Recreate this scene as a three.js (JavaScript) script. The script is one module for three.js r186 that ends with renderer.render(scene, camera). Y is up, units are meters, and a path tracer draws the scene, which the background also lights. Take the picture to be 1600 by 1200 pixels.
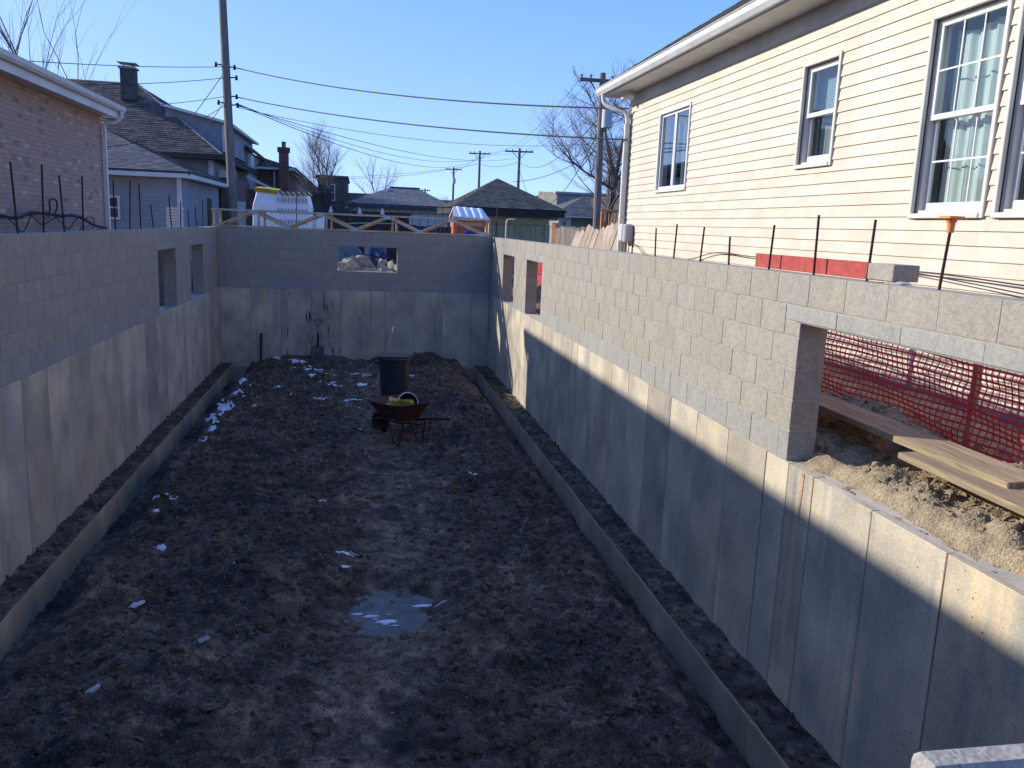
import * as THREE from 'three';
import { mergeGeometries } from 'three/addons/utils/BufferGeometryUtils.js';

// ---------------------------------------------------------------- camera, sky, sun, exposure
const scene = new THREE.Scene();
const camera = new THREE.PerspectiveCamera(49.1, 4 / 3, 0.05, 3000);
camera.position.set(0, 0.22, 0);
camera.rotation.set(-10.548 * Math.PI / 180, -10.466 * Math.PI / 180, 2.322 * Math.PI / 180, 'YXZ');
const renderer = new THREE.WebGLRenderer({ antialias: true });
renderer.setSize(1024, 768);
renderer.toneMapping = THREE.LinearToneMapping;
renderer.toneMappingExposure = 2.1;
renderer.shadowMap.enabled = true;
const toSun = new THREE.Vector3(-1.98, 1, -1.12).normalize();
{
  const W = 512, H = 256, data = new Float32Array(W * H * 4);
  const st = (a, b, x) => { const t = Math.min(1, Math.max(0, (x - a) / (b - a))); return t * t * (3 - 2 * t); };
  for (let j = 0; j < H; j++) for (let i = 0; i < W; i++) {
    const el = ((j + 0.5) / H - 0.5) * Math.PI, az = ((i + 0.5) / W - 0.5) * 2 * Math.PI;
    const d = new THREE.Vector3(Math.cos(el) * Math.cos(az), Math.sin(el), Math.cos(el) * Math.sin(az));
    const c = d.dot(toSun), e = Math.max(0, d.y);
    const t1 = Math.pow(1 - e, 7), t2 = Math.pow(1 - e, 2.2);
    const g = Math.pow(Math.max(0, (c + 1) / 2), 7) * 0.22;
    const o = (j * W + i) * 4;
    data[o] = 0.042 + 0.066 * t2 + 0.215 * t1 + g * 0.9;
    data[o + 1] = 0.128 + 0.150 * t2 + 0.195 * t1 + g * 0.92;
    data[o + 2] = 0.45 + 0.22 * t2 + 0.07 * t1 + g * 0.7;
    data[o + 3] = 1;
    void st;
  }
  const sky = new THREE.DataTexture(data, W, H, THREE.RGBAFormat, THREE.FloatType);
  sky.mapping = THREE.EquirectangularReflectionMapping; sky.magFilter = THREE.LinearFilter; sky.minFilter = THREE.LinearFilter;
  sky.needsUpdate = true;
  scene.background = sky; scene.environment = sky;
}
const sun = new THREE.DirectionalLight(new THREE.Color(1, 0.955, 0.875), 2.95);
sun.position.copy(toSun).multiplyScalar(90).add(new THREE.Vector3(0, 0, -12));
sun.target.position.set(0, 0, -12); scene.add(sun.target);
sun.castShadow = true; sun.shadow.mapSize.set(4096, 4096); sun.shadow.radius = 1.3;
Object.assign(sun.shadow.camera, { left: -40, right: 40, top: 40, bottom: -40, near: 1, far: 220 });
scene.add(sun);

// ---------------------------------------------------------------- random, noise, textures
function rng(a) { return () => { a |= 0; a = a + 0x6D2B79F5 | 0; let t = Math.imul(a ^ a >>> 15, 1 | a); t = t + Math.imul(t ^ t >>> 7, 61 | t) ^ t; return ((t ^ t >>> 14) >>> 0) / 4294967296; }; }
const R = rng(7741);
const rr = (a, b) => a + (b - a) * R();
const hash = (x, y, s) => { let h = Math.imul(x, 374761393) + Math.imul(y, 668265263) + Math.imul(s, 2147483647 ^ 0x5bd1e995) | 0; h = Math.imul(h ^ h >>> 13, 1274126177); h ^= h >>> 16; return (h >>> 0) / 4294967296; };
function vn(x, y, s = 1, per = 0) {
  const xi = Math.floor(x), yi = Math.floor(y), fx = x - xi, fy = y - yi;
  const u = fx * fx * (3 - 2 * fx), v = fy * fy * (3 - 2 * fy);
  const w = per ? (a) => ((a % per) + per) % per : (a) => a;
  const a = hash(w(xi), w(yi), s), b = hash(w(xi + 1), w(yi), s), c = hash(w(xi), w(yi + 1), s), d = hash(w(xi + 1), w(yi + 1), s);
  return a + (b - a) * u + (c - a) * v + (a - b - c + d) * u * v;
}
function fbm(x, y, o = 4, s = 1, per = 0) { let a = 0, m = 0, k = 1; for (let i = 0; i < o; i++) { a += k * vn(x, y, s + i * 17, per); m += k; k *= 0.5; x *= 2; y *= 2; per *= 2; } return a / m; }
const clamp = (x, a = 0, b = 1) => Math.min(b, Math.max(a, x));
const ss = (a, b, x) => { const t = clamp((x - a) / (b - a)); return t * t * (3 - 2 * t); };
function tex(n, size, fn, srgb = true) {          // fn(u, v) -> [r, g, b] 0..1, covers `size` metres
  const d = new Uint8Array(n * n * 4);
  for (let j = 0; j < n; j++) for (let i = 0; i < n; i++) {
    const c = fn(i / n, j / n), o = (j * n + i) * 4;
    d[o] = clamp(c[0]) * 255; d[o + 1] = clamp(c[1]) * 255; d[o + 2] = clamp(c[2]) * 255; d[o + 3] = 255;
  }
  const t = new THREE.DataTexture(d, n, n); t.wrapS = t.wrapT = THREE.RepeatWrapping; t.magFilter = THREE.LinearFilter; t.minFilter = THREE.LinearMipmapLinearFilter; t.generateMipmaps = true;
  t.repeat.set(1 / size, 1 / size); if (srgb) t.colorSpace = THREE.SRGBColorSpace; t.needsUpdate = true; return t;
}
const g3 = (v) => [v, v, v];
const gv = (f, s = 0.8) => f;                      // shorthand kept for clarity
// block: sandy speckle, a few pores
const blockN = (u, v) => {
  const f = vn(u * 256, v * 256, 3, 256), m = fbm(u * 40, v * 40, 3, 5, 40), c = fbm(u * 5, v * 5, 3, 9, 5), p = vn(u * 120, v * 120, 11, 120);
  return { k: 0.80 + 0.17 * (f - 0.5) + 0.12 * (m - 0.5) + 0.08 * (c - 0.5) - (p > 0.93 ? 0.16 : 0), f: f * 0.5 + m * 0.5 - (p > 0.92 ? 0.5 : 0) };
};
const T_block = tex(512, 0.8, (u, v) => { const b = blockN(u, v), w = (vn(u * 9, v * 9, 77, 9) - 0.5) * 0.02; return [b.k + w, b.k, b.k - w]; });
const T_blockB = tex(512, 0.8, (u, v) => g3(clamp(blockN(u, v).f)), false);
// poured concrete: vertical runs, blotches, bug holes
const concN = (u, v) => {
  const run = fbm(u * 48, v * 2.0, 4, 21, 0) - 0.5, runw = ss(0.42, 0.72, fbm(u * 7, v * 1.0, 3, 31, 0));
  const bl = fbm(u * 6, v * 6, 5, 41, 6) - 0.5, fine = vn(u * 300, v * 300, 51, 300) - 0.5;
  const hx = u * 64, hy = v * 64, hi = Math.floor(hx), hj = Math.floor(hy), q = hash(hi, hj, 61);
  const dd = Math.hypot(hx - hi - 0.5 - (hash(hi, hj, 62) - 0.5) * 0.5, hy - hj - 0.5 - (hash(hi, hj, 63) - 0.5) * 0.5);
  const hole = q > 0.955 && dd < 0.05 + 0.13 * Math.pow(hash(hi, hj, 64), 2) ? 1 : 0;
  return { k: 0.82 + run * 0.15 * (0.25 + runw) + bl * 0.34 + fine * 0.10 - hole * 0.30, w: run * runw, hole, fine, bl };
};
const T_conc = tex(1024, 2.44, (u, v) => { const b = concN(u, v), w = b.w * 0.16 + b.bl * 0.05; return [b.k + w, b.k + w * 0.2, b.k - w]; });
const T_concB = tex(1024, 2.44, (u, v) => { const b = concN(u, v); return g3(0.6 + b.fine * 0.25 + b.bl * 0.3 - b.hole * 0.6); }, false);
// dirt: grit, crumbs and small pale stones
const dirtN = (u, v) => {
  const a = fbm(u * 24, v * 24, 5, 71, 24), b = fbm(u * 6, v * 6, 4, 73, 6), c = vn(u * 260, v * 260, 75, 260);
  const hx = u * 90, hy = v * 90, hi = Math.floor(hx), hj = Math.floor(hy), q = hash(hi, hj, 81);
  const dd = Math.hypot(hx - hi - 0.5, hy - hj - 0.5), st = q > 0.95 && dd < 0.16 + 0.2 * hash(hi, hj, 82) ? hash(hi, hj, 83) : 0;
  return { k: 0.58 + (a - 0.5) * 0.75 + (b - 0.5) * 0.35 + (c - 0.5) * 0.36 + st * 0.5, h: a * 0.7 + c * 0.3 + st * 0.3, b, st };
};
const T_dirt = tex(1024, 1.9, (u, v) => { const b = dirtN(u, v), w = (b.b - 0.5) * 0.07; return [b.k + w, b.k, b.k - w]; });
const T_dirtB = tex(1024, 1.9, (u, v) => g3(dirtN(u, v).h), false);
const T_wood = tex(512, 1.2, (u, v) => { const g = fbm(u * 3, v * 60, 4, 91, 0), r = Math.sin((v * 24 + fbm(u * 2, v * 4, 3, 93, 0) * 5) * 6.28), f = vn(u * 12, v * 256, 95, 0); const k = 0.80 + (g - 0.5) * 0.34 + r * 0.035 + (f - 0.5) * 0.1; return [k, k * 0.98, k * 0.95]; });
const T_grit = tex(512, 1.0, (u, v) => g3(0.78 + (vn(u * 200, v * 200, 101, 200) - 0.5) * 0.34 + (fbm(u * 12, v * 12, 4, 103, 12) - 0.5) * 0.4));
const T_fine = tex(256, 1.6, (u, v) => g3(0.90 + (fbm(u * 6, v * 6, 5, 111, 6) - 0.5) * 0.16));
const T_rust = tex(256, 0.7, (u, v) => { const a = fbm(u * 8, v * 8, 5, 121, 8); const k = ss(0.42, 0.62, a); return [0.72 + 0.14 * k, 0.68 - 0.20 * k + (a - 0.5) * 0.3, 0.66 - 0.30 * k]; });

const mats = [];
function mat(r, g, b, o = {}) { const m = new THREE.MeshStandardMaterial({ roughness: 0.9, metalness: 0, ...o }); m.color.setRGB(r, g, b); mats.push(m); return m; }
const blockTones = [[0.405, 0.372, 0.32], [0.415, 0.382, 0.33], [0.392, 0.362, 0.315], [0.41, 0.376, 0.318], [0.42, 0.388, 0.34], [0.398, 0.37, 0.326]];
const M_block = blockTones.map((c) => mat(...c.map((x, i) => x * [1.29, 1.245, 1.17][i]), { map: T_block, bumpMap: T_blockB, bumpScale: 0.002, roughness: 0.95 }));
const M_blockBlue = [[0.385, 0.375, 0.348], [0.395, 0.386, 0.362], [0.372, 0.364, 0.342]].map((c) => mat(...c.map((x, i) => x * [1.30, 1.27, 1.20][i]), { map: T_block, bumpMap: T_blockB, bumpScale: 0.002, roughness: 0.95 }));
const M_mortar = mat(0.53, 0.485, 0.41, { map: T_block, roughness: 1 });
const M_conc = [[0.47, 0.42, 0.345], [0.49, 0.445, 0.37], [0.455, 0.405, 0.33], [0.485, 0.445, 0.38], [0.465, 0.425, 0.36]].map((c) => mat(...c.map((x, i) => x * [1.43, 1.36, 1.21][i]), { map: T_conc, bumpMap: T_concB, bumpScale: 0.003, roughness: 0.9 }));
const M_concDark = [[0.40, 0.345, 0.27], [0.39, 0.35, 0.30]].map((c) => mat(...c.map((x) => x * 1.3), { map: T_conc, bumpMap: T_concB, bumpScale: 0.003 }));
const T_drip = tex(512, 1.7, (u, v) => { const c = concN(u * 0.7, v * 0.7), d = ss(0.60, 0.74, fbm(u * 60, v * 6, 4, 131, 0)) * ss(0.42, 0.60, fbm(u * 7, v * 3, 3, 133, 0)), k = c.k * (1 - 0.62 * d); return [k, k * 0.985, k * 0.95]; });
const M_concDrip = mat(0.60, 0.54, 0.44, { map: T_drip, bumpMap: T_concB, bumpScale: 0.003 });
const M_concCore = mat(0.62, 0.55, 0.44, { map: T_conc });
const M_footing = mat(0.56, 0.44, 0.285, { map: T_conc, bumpMap: T_concB, bumpScale: 0.004 });
const M_soil = mat(1, 1, 1, { map: T_dirt, bumpMap: T_dirtB, bumpScale: 0.02, roughness: 1, vertexColors: true });
const M_clay = mat(0.36, 0.285, 0.19, { map: T_dirt, bumpMap: T_dirtB, bumpScale: 0.012, roughness: 1 });
const M_clayVar = mat(1, 1, 1, { map: T_grit, bumpMap: T_dirtB, bumpScale: 0.016, roughness: 1, vertexColors: true });
const M_snow = mat(0.66, 0.66, 0.69, { roughness: 0.85 });
const M_ice = new THREE.MeshPhysicalMaterial({ roughness: 0.5, specularIntensity: 0.5, map: T_grit, bumpMap: T_grit, bumpScale: 0.004 }); M_ice.color.setRGB(0.19, 0.18, 0.17);
const M_steel = mat(0.10, 0.075, 0.06, { roughness: 0.75, metalness: 0.4, map: T_rust });
const M_siding = [[0.70, 0.61, 0.475], [0.695, 0.605, 0.465], [0.705, 0.617, 0.485]].map((c) => mat(...c, { map: T_fine, roughness: 0.6 }));
const M_white = mat(0.78, 0.77, 0.75, { map: T_fine, roughness: 0.5 });
const M_whiteWarm = mat(0.72, 0.67, 0.58, { map: T_fine, roughness: 0.6 });
const M_dark = mat(0.03, 0.032, 0.035, { roughness: 0.9 });
const M_room = mat(0.10, 0.10, 0.10, { roughness: 1 });
const M_curtain = mat(0.66, 0.66, 0.60, { roughness: 1 });
const M_glass = new THREE.MeshPhysicalMaterial({ transmission: 1, thickness: 0, roughness: 0.0, ior: 1.5 }); M_glass.color.setRGB(0.85, 0.9, 0.9);
const M_glassLowE = new THREE.MeshPhysicalMaterial({ transmission: 1, thickness: 0, roughness: 0.0, ior: 2.0 }); M_glassLowE.color.setRGB(0.8, 0.85, 0.85);
const M_glassDark = mat(0.03, 0.04, 0.055, { roughness: 0.08 });
const M_asphalt = [[0.085, 0.08, 0.078], [0.10, 0.093, 0.088], [0.07, 0.068, 0.068]];
const M_grit = (r, g, b, o = {}) => mat(r * 1.35, g * 1.35, b * 1.35, { map: T_grit, roughness: 0.95, ...o });
const M_wood = (r, g, b, o = {}) => mat(r * 1.3, g * 1.3, b * 1.3, { map: T_wood, roughness: 0.85, ...o });

// ---------------------------------------------------------------- geometry helpers
const V = (x, y, z) => new THREE.Vector3(x, y, z);
function buv(g, ox = 0, oy = 0) {                  // box-projected uv in metres
  if (g.index) g = g.toNonIndexed();
  g.computeVertexNormals();
  const p = g.attributes.position, n = g.attributes.normal, uv = new Float32Array(p.count * 2);
  for (let i = 0; i < p.count; i++) {
    const ax = Math.abs(n.getX(i)), ay = Math.abs(n.getY(i)), az = Math.abs(n.getZ(i));
    let u, v; if (ax >= ay && ax >= az) { u = p.getZ(i); v = p.getY(i); } else if (ay >= az) { u = p.getX(i); v = p.getZ(i); } else { u = p.getX(i); v = p.getY(i); }
    uv[2 * i] = u + ox; uv[2 * i + 1] = v + oy;
  }
  g.setAttribute('uv', new THREE.BufferAttribute(uv, 2)); return g;
}
function swapUV(g) { const u = g.attributes.uv; for (let i = 0; i < u.count; i++) u.setXY(i, u.getY(i), u.getX(i)); return g; }
function grain(g, ax) {                            // long direction of the grain: 'z' or 'y'
  const p = g.attributes.position, n = g.attributes.normal, u = g.attributes.uv, o = R() * 4;
  for (let i = 0; i < p.count; i++) {
    const nx = Math.abs(n.getX(i)), ny = Math.abs(n.getY(i)), nz = Math.abs(n.getZ(i)), x = p.getX(i), y = p.getY(i), z = p.getZ(i);
    const l = ax === 'z' ? z : y, c = ax === 'z' ? (nx > ny && nx > nz ? y : x) : (nx > nz ? z : x); u.setXY(i, l + o, c + o);
  }
  return g;
}
function fromTris(arr) { const g = new THREE.BufferGeometry(); g.setAttribute('position', new THREE.BufferAttribute(new Float32Array(arr), 3)); return buv(g, R() * 3, R() * 3); }
function cbox(w, h, d, c = 0.004, ox = R() * 5, oy = R() * 5) {   // chamfered box, centred
  const a = w / 2, b = h / 2, e = d / 2, t = []; c = Math.min(c, a * 0.45, b * 0.45, e * 0.45);
  const q = (p0, p1, p2, p3, n) => {               // quad with outward orientation n
    const v = [p0, p1, p2, p3].map((p) => V(...p)); const nn = v[1].clone().sub(v[0]).cross(v[2].clone().sub(v[0]));
    const o = nn.dot(V(...n)) > 0 ? [0, 1, 2, 0, 2, 3] : [0, 2, 1, 0, 3, 2]; for (const k of o) t.push(v[k].x, v[k].y, v[k].z);
  };
  for (const s of [-1, 1]) {
    q([s * a, -b + c, -e + c], [s * a, b - c, -e + c], [s * a, b - c, e - c], [s * a, -b + c, e - c], [s, 0, 0]);
    q([-a + c, s * b, -e + c], [a - c, s * b, -e + c], [a - c, s * b, e - c], [-a + c, s * b, e - c], [0, s, 0]);
    q([-a + c, -b + c, s * e], [a - c, -b + c, s * e], [a - c, b - c, s * e], [-a + c, b - c, s * e], [0, 0, s]);
  }
  for (const s of [-1, 1]) for (const r of [-1, 1]) {
    q([s * a, r * (b - c), -e + c], [s * a, r * (b - c), e - c], [s * (a - c), r * b, e - c], [s * (a - c), r * b, -e + c], [s, r, 0]);
    q([s * a, -b + c, r * (e - c)], [s * a, b - c, r * (e - c)], [s * (a - c), b - c, r * e], [s * (a - c), -b + c, r * e], [s, 0, r]);
    q([-a + c, s * b, r * (e - c)], [a - c, s * b, r * (e - c)], [a - c, s * (b - c), r * e], [-a + c, s * (b - c), r * e], [0, s, r]);
  }
  for (const s of [-1, 1]) for (const r of [-1, 1]) for (const k of [-1, 1]) {
    const v = [V(s * a, r * (b - c), k * (e - c)), V(s * (a - c), r * b, k * (e - c)), V(s * (a - c), r * (b - c), k * e)];
    const nn = v[1].clone().sub(v[0]).cross(v[2].clone().sub(v[0])); const o = nn.dot(V(s, r, k)) > 0 ? [0, 1, 2] : [0, 2, 1];
    for (const i of o) t.push(v[i].x, v[i].y, v[i].z);
  }
  const g = new THREE.BufferGeometry(); g.setAttribute('position', new THREE.BufferAttribute(new Float32Array(t), 3)); return buv(g, ox, oy);
}
// box between min and max corners
function span(x0, x1, y0, y1, z0, z1, c = 0.003) { return cbox(Math.abs(x1 - x0), Math.abs(y1 - y0), Math.abs(z1 - z0), c).translate((x0 + x1) / 2, (y0 + y1) / 2, (z0 + z1) / 2); }
function merge(list) { return mergeGeometries(list.map((g) => { if (g.index) g = g.toNonIndexed(); for (const k of Object.keys(g.attributes)) if (!['position', 'normal', 'uv', 'color'].includes(k)) g.deleteAttribute(k); return g; }), false); }
// a bar from a to b with rectangular section
function bar(a, b, w, h, c = 0.003, up = V(0, 1, 0)) {
  const d = b.clone().sub(a), L = d.length(), g = grain(cbox(w, h, L, c), 'z'); const m = new THREE.Matrix4();
  const z = d.normalize(), x = new THREE.Vector3().crossVectors(up, z); if (x.length() < 1e-3) x.set(1, 0, 0); x.normalize(); const y = new THREE.Vector3().crossVectors(z, x);
  m.makeBasis(x, y, z).setPosition(a.clone().add(b).multiplyScalar(0.5)); return g.applyMatrix4(m);
}
function rod(a, b, r0, r1 = r0, n = 8) {
  const d = b.clone().sub(a), L = d.length(), g = new THREE.CylinderGeometry(r1, r0, L, n, 1); g.translate(0, L / 2, 0);
  g.applyQuaternion(new THREE.Quaternion().setFromUnitVectors(V(0, 1, 0), d.normalize())); return g.translate(a.x, a.y, a.z).toNonIndexed();
}
function tube(pts, r, seg = 24, n = 6) { return new THREE.TubeGeometry(new THREE.CatmullRomCurve3(pts), seg, r, n, false).toNonIndexed(); }
function quad(a, b, c, d) { return fromTris([a, b, c, a, c, d].flatMap((p) => [p.x, p.y, p.z])); }
function slab(pts, t) {                             // convex polygon in space given a thickness t along minus its normal
  const n = pts[1].clone().sub(pts[0]).cross(pts[2].clone().sub(pts[0])).normalize(), lo = pts.map((p) => p.clone().addScaledVector(n, -t)), a = [];
  const T = (p, q, r) => a.push(p.x, p.y, p.z, q.x, q.y, q.z, r.x, r.y, r.z);
  for (let i = 1; i < pts.length - 1; i++) { T(pts[0], pts[i], pts[i + 1]); T(lo[0], lo[i + 1], lo[i]); }
  for (let i = 0; i < pts.length; i++) { const j = (i + 1) % pts.length; T(pts[i], lo[i], lo[j]); T(pts[i], lo[j], pts[j]); }
  return fromTris(a);
}

// ---------------------------------------------------------------- scene graph helpers
const used = new Map();
function numbered(n) { const k = used.get(n) || 0; used.set(n, k + 1); return k ? `${n}_${String(k).padStart(3, '0')}` : n; }
function thing(name, label, category, group, p = [0, 0, 0]) { const o = new THREE.Group(); o.name = numbered(name); o.position.set(...p); o.userData = { label, category }; if (group) o.userData.group = group; scene.add(o); return o; }
function part(parent, name, geo, m, p) { const o = new THREE.Mesh(geo, m); o.name = name; if (p) o.position.set(...p); parent.add(o); return o; }
function one(name, geo, m, label, category, group, p) { const o = new THREE.Mesh(geo, m); o.name = numbered(name); if (p) o.position.set(...p); o.userData = { label, category }; if (group) o.userData.group = group; scene.add(o); return o; }
function struct(name, geo, m, label) { const o = new THREE.Mesh(geo, m); o.name = numbered(name); o.userData = { kind: 'structure' }; if (label) o.userData.label = label; scene.add(o); return o; }
function stuff(o, label, category) { o.userData = { kind: 'stuff', label, category }; scene.add(o); return o; }

function lump(seed, det = 1, amp = 0.35) {
  const g0 = new THREE.IcosahedronGeometry(1, det), p = g0.attributes.position, v = V(0, 0, 0);
  for (let i = 0; i < p.count; i++) { v.fromBufferAttribute(p, i); const n = fbm(v.x * 1.3 + 5 + seed, v.y * 1.3 + v.z * 2.1 + 9, 2, 300 + seed); v.multiplyScalar(1 - amp + n * amp * 2); p.setXYZ(i, v.x, v.y * 0.75, v.z); }
  return buv(g0);
}
const smearGeo = lump(2, 1, 0.6);

// ================================================================ THE EXCAVATION
const XL = -2.844, XR = 2.77, ZF = -18.02, TH = 0.195, TC = 0.25, CT = -1.2192, YB = -2.79, ZN = -0.587;
const CH = 0.2032, BL = 0.4064, J = 0.0095, PR = 0.016;       // course, block, joint, concrete stands proud of the block
const geoCache = new Map();
function blockGeo(l, h, axis, k) { const key = [l.toFixed(3), h.toFixed(3), axis, k].join(); if (!geoCache.has(key)) { const r = rng(k * 97 + 5); geoCache.set(key, axis === 'z' ? cbox(TH, h, l, 0.0025, r() * 4, r() * 4) : cbox(l, h, TH, 0.0025, r() * 4, r() * 4)); } return geoCache.get(key); }
// a wall that runs along an axis: face coordinate f is the wall's middle, from s0 to s1; openings {a, b, bottom}
function blockWall(w, axis, f, s0, s1, openings, dirIn) {
  const put = (a, b, y0, y1, name = 'block', ms = M_block) => {
    if (b - a < 0.03) return;
    const l = b - a - J, h = y1 - y0 - J, k = Math.floor(R() * 5), off = (R() - 0.5) * 0.003, c = (a + b) / 2, y = (y0 + y1) / 2;
    const o = part(w, name, blockGeo(l, h, axis, k), ms[Math.floor(R() * ms.length)], axis === 'z' ? [f + off, y, c] : [c, y, f + off]);
    void o;
  };
  for (let i = 0; i < 6; i++) {
    const y1 = -i * CH, y0 = y1 - CH; let spans = [[s0, s1]];
    const cut = (a, b) => { spans = spans.flatMap(([p, q]) => [[p, Math.min(q, a)], [Math.max(p, b), q]].filter(([u, v]) => v - u > 0.01)); };
    for (const o of openings) {
      if (i === 1) {
        cut(o.a - 0.2, o.b + 0.2);
        const n = Math.max(1, Math.round((o.b - o.a + 0.4) / 0.62));
        for (let k = 0; k < n; k++) { const a = o.a - 0.2 + (o.b - o.a + 0.4) * k / n, b = o.a - 0.2 + (o.b - o.a + 0.4) * (k + 1) / n; put(a, b, y1 - CH / 2, y1, 'lintel_block', M_blockBlue); }
        put(o.a - 0.2, o.a, y0, y0 + CH / 2); put(o.b, o.b + 0.2, y0, y0 + CH / 2);
      } else if (i > 1 && y1 > o.bottom + 0.01) cut(o.a, o.b);
    }
    for (const [p, q] of spans) {
      let g = Math.floor((p - (i % 2) * BL / 2) / BL) * BL + (i % 2) * BL / 2 + BL, a = p;
      if (g - a < 0.09) g += BL;
      while (a < q - 0.005) { let b = Math.min(g, q); if (q - b < 0.09) b = q; put(a, b, y0, y1, 'block', i === 5 ? M_blockBlue : M_block); a = b; g = b + BL; }
    }
  }
  // mortar body behind the faces, with the openings left free
  const g = [], T2 = TH / 2 - 0.0035, box = (a, b, y0, y1) => { if (b - a > 0.01) g.push(axis === 'z' ? span(f - T2, f + T2, y0, y1, a, b, 0.001) : span(a, b, y0, y1, f - T2, f + T2, 0.001)); };
  const os = openings.slice().sort((p, q) => p.a - q.a); let a = s0 + 0.002;
  for (const o of os) { box(a, o.a - 0.006, CT, -0.005); box(o.a - 0.006, o.b + 0.006, -CH * 1.5 + 0.006, -0.005); if (o.bottom > CT + 0.01) box(o.a - 0.006, o.b + 0.006, CT, o.bottom - 0.006); a = o.b + 0.006; }
  box(a, s1 - 0.002, CT, -0.005);
  part(w, 'mortar', merge(g), M_mortar);
  // mortar squeezed from the bed joints
  {
    const n = Math.round((s1 - s0) * 26), im = new THREE.InstancedMesh(smearGeo, M_mortar, n), M = new THREE.Matrix4(), q = new THREE.Quaternion(); im.name = 'mortar_smears'; im.userData.kind = 'stuff';
    for (let k = 0; k < n; k++) {
      let s, y, bad = true; while (bad) { s = rr(s0 + 0.05, s1 - 0.05); y = -CH * (1 + Math.floor(R() * 6)) + rr(-0.002, 0.004); bad = openings.some((o) => s > o.a - 0.24 && s < o.b + 0.24 && y < -0.15); }
      const L = 0.015 + Math.pow(R(), 2) * 0.07, H = rr(0.003, 0.007), D = rr(0.002, 0.004), fx = f + dirIn * (TH / 2);
      M.compose(axis === 'z' ? V(fx, y, s) : V(s, y, fx), q, axis === 'z' ? V(D, H, L) : V(L, H, D)); im.setMatrixAt(k, M);
    }
    w.add(im);
  }
  // steel angle under each lintel
  for (const o of os) part(w, 'steel_angle', axis === 'z' ? span(f + dirIn * (TH / 2 - 0.09), f + dirIn * (TH / 2 - 0.001), -CH * 1.5 - 0.004, -CH * 1.5 + 0.004, o.a - 0.06, o.b + 0.06, 0.001) : span(o.a - 0.18, o.b + 0.18, -CH * 1.5 - 0.004, -CH * 1.5 + 0.004, f + dirIn * (TH / 2 - 0.09), f + dirIn * (TH / 2 - 0.001), 0.001), mat(0.20, 0.185, 0.17));
}
function pouredWall(w, axis, face, dirIn, s0, s1) {     // dirIn: which way the inner face looks
  const n = Math.round((s1 - s0) / 0.6096);
  const e = 0.05, back = face + dirIn * PR;
  for (let k = 0, a = s0; a < s1 - 0.02; k++) {
    let wd = 0.6096; const q = R(); if (q < 0.10) wd = 0.31; let b = Math.min(s1, a + wd); if (s1 - b < 0.12) b = s1;
    const off = (R() - 0.5) * 0.004, ms = R() < 0.08 ? M_concDark : M_conc, m = axis === 'x' && (k === 2 || k === 3) ? M_concDrip : ms[Math.floor(R() * ms.length)];
    const l = b - a - rr(0.007, 0.011), mid = (a + b) / 2, x = back - dirIn * e / 2 + off;
    part(w, 'concrete_panel', axis === 'z' ? cbox(e, CT - YB + 0.05, l, 0.003) : cbox(l, CT - YB + 0.05, e, 0.003), m, axis === 'z' ? [x, (CT + YB - 0.05) / 2, mid] : [mid, (CT + YB - 0.05) / 2, x]);
    a = b;
  }
  void n;
  const i0 = back - dirIn * 0.014, i1 = face - dirIn * TC;
  part(w, 'concrete_core', axis === 'z' ? span(Math.min(i0, i1), Math.max(i0, i1), YB - 0.45, CT - 0.003, ZF - TC, s1, 0.002) : span(s0 - 0.012, s1 + 0.012, YB - 0.45, CT - 0.003, Math.min(i0, i1), Math.max(i0, i1), 0.002), M_concCore);
}
const wallL = thing('foundation_wall', 'block-topped poured concrete foundation wall running beside the brick house', 'wall', 'foundation walls');
const wallR = thing('foundation_wall', 'block-topped poured concrete foundation wall beside the cream siding house, with a wide opening', 'wall', 'foundation walls');
const wallF = thing('foundation_wall', 'cross foundation wall with one wide window opening, joining the two long walls', 'wall', 'foundation walls');
blockWall(wallL, 'z', XL - TH / 2, ZF - TH, 0.3, [{ a: -14.03, b: -12.83, bottom: CT }, { a: -16.39, b: -15.2, bottom: CT }], 1);
pouredWall(wallL, 'z', XL, 1, ZF + 0.02, 0.3);
blockWall(wallR, 'z', XR + TH / 2, ZF - TH, 0.3, [{ a: -14.08, b: -12.83, bottom: CT }, { a: -16.48, b: -15.25, bottom: CT }, { a: -4.94, b: -2.3, bottom: CT }], -1);
pouredWall(wallR, 'z', XR, -1, ZF + 0.02, 0.3);
blockWall(wallF, 'x', ZF - TH / 2, XL + 0.003, XR - 0.003, [{ a: -0.46, b: 0.76, bottom: -4 * CH }], 1);
pouredWall(wallF, 'x', ZF, 1, XL + 0.016, XR - 0.016);
// orange marking paint run on the concrete under the wide opening
part(wallR, 'paint_streak', slab([V(XR - PR - 0.004, CT - 0.01, -4.70), V(XR - PR - 0.004, CT - 0.30, -4.695), V(XR - PR - 0.004, CT - 0.31, -4.688), V(XR - PR - 0.004, CT - 0.01, -4.672)], 0.001), mat(0.66, 0.37, 0.25, { map: T_grit }));
// end wall, stepped down in the middle, under the camera
{
  const w = thing('foundation_wall', 'lower end foundation wall stepping down beside one hollow block', 'wall', 'foundation walls'), top = -0.4131;
  part(w, 'concrete_core', span(XL, XR, YB - 0.45, top - 2 * CH, ZN, ZN + 0.25, 0.004), M_conc[0]);
  for (let i = 0; i < 3; i++) for (let s = (i === 2 ? 0.88 : XL + (i % 2) * 0.2 - 0.2); s < XR; s += BL) { const p = Math.max(s, XL + 0.004), q = Math.min(s + BL, XR - 0.004); if (q - p > 0.05) part(w, 'block', blockGeo(q - p - J, CH - J, 'x', 1), M_block[Math.floor(R() * 6)], [(p + q) / 2, top - 2 * CH + CH / 2 + i * CH, ZN + TH / 2]); }
}

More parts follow.
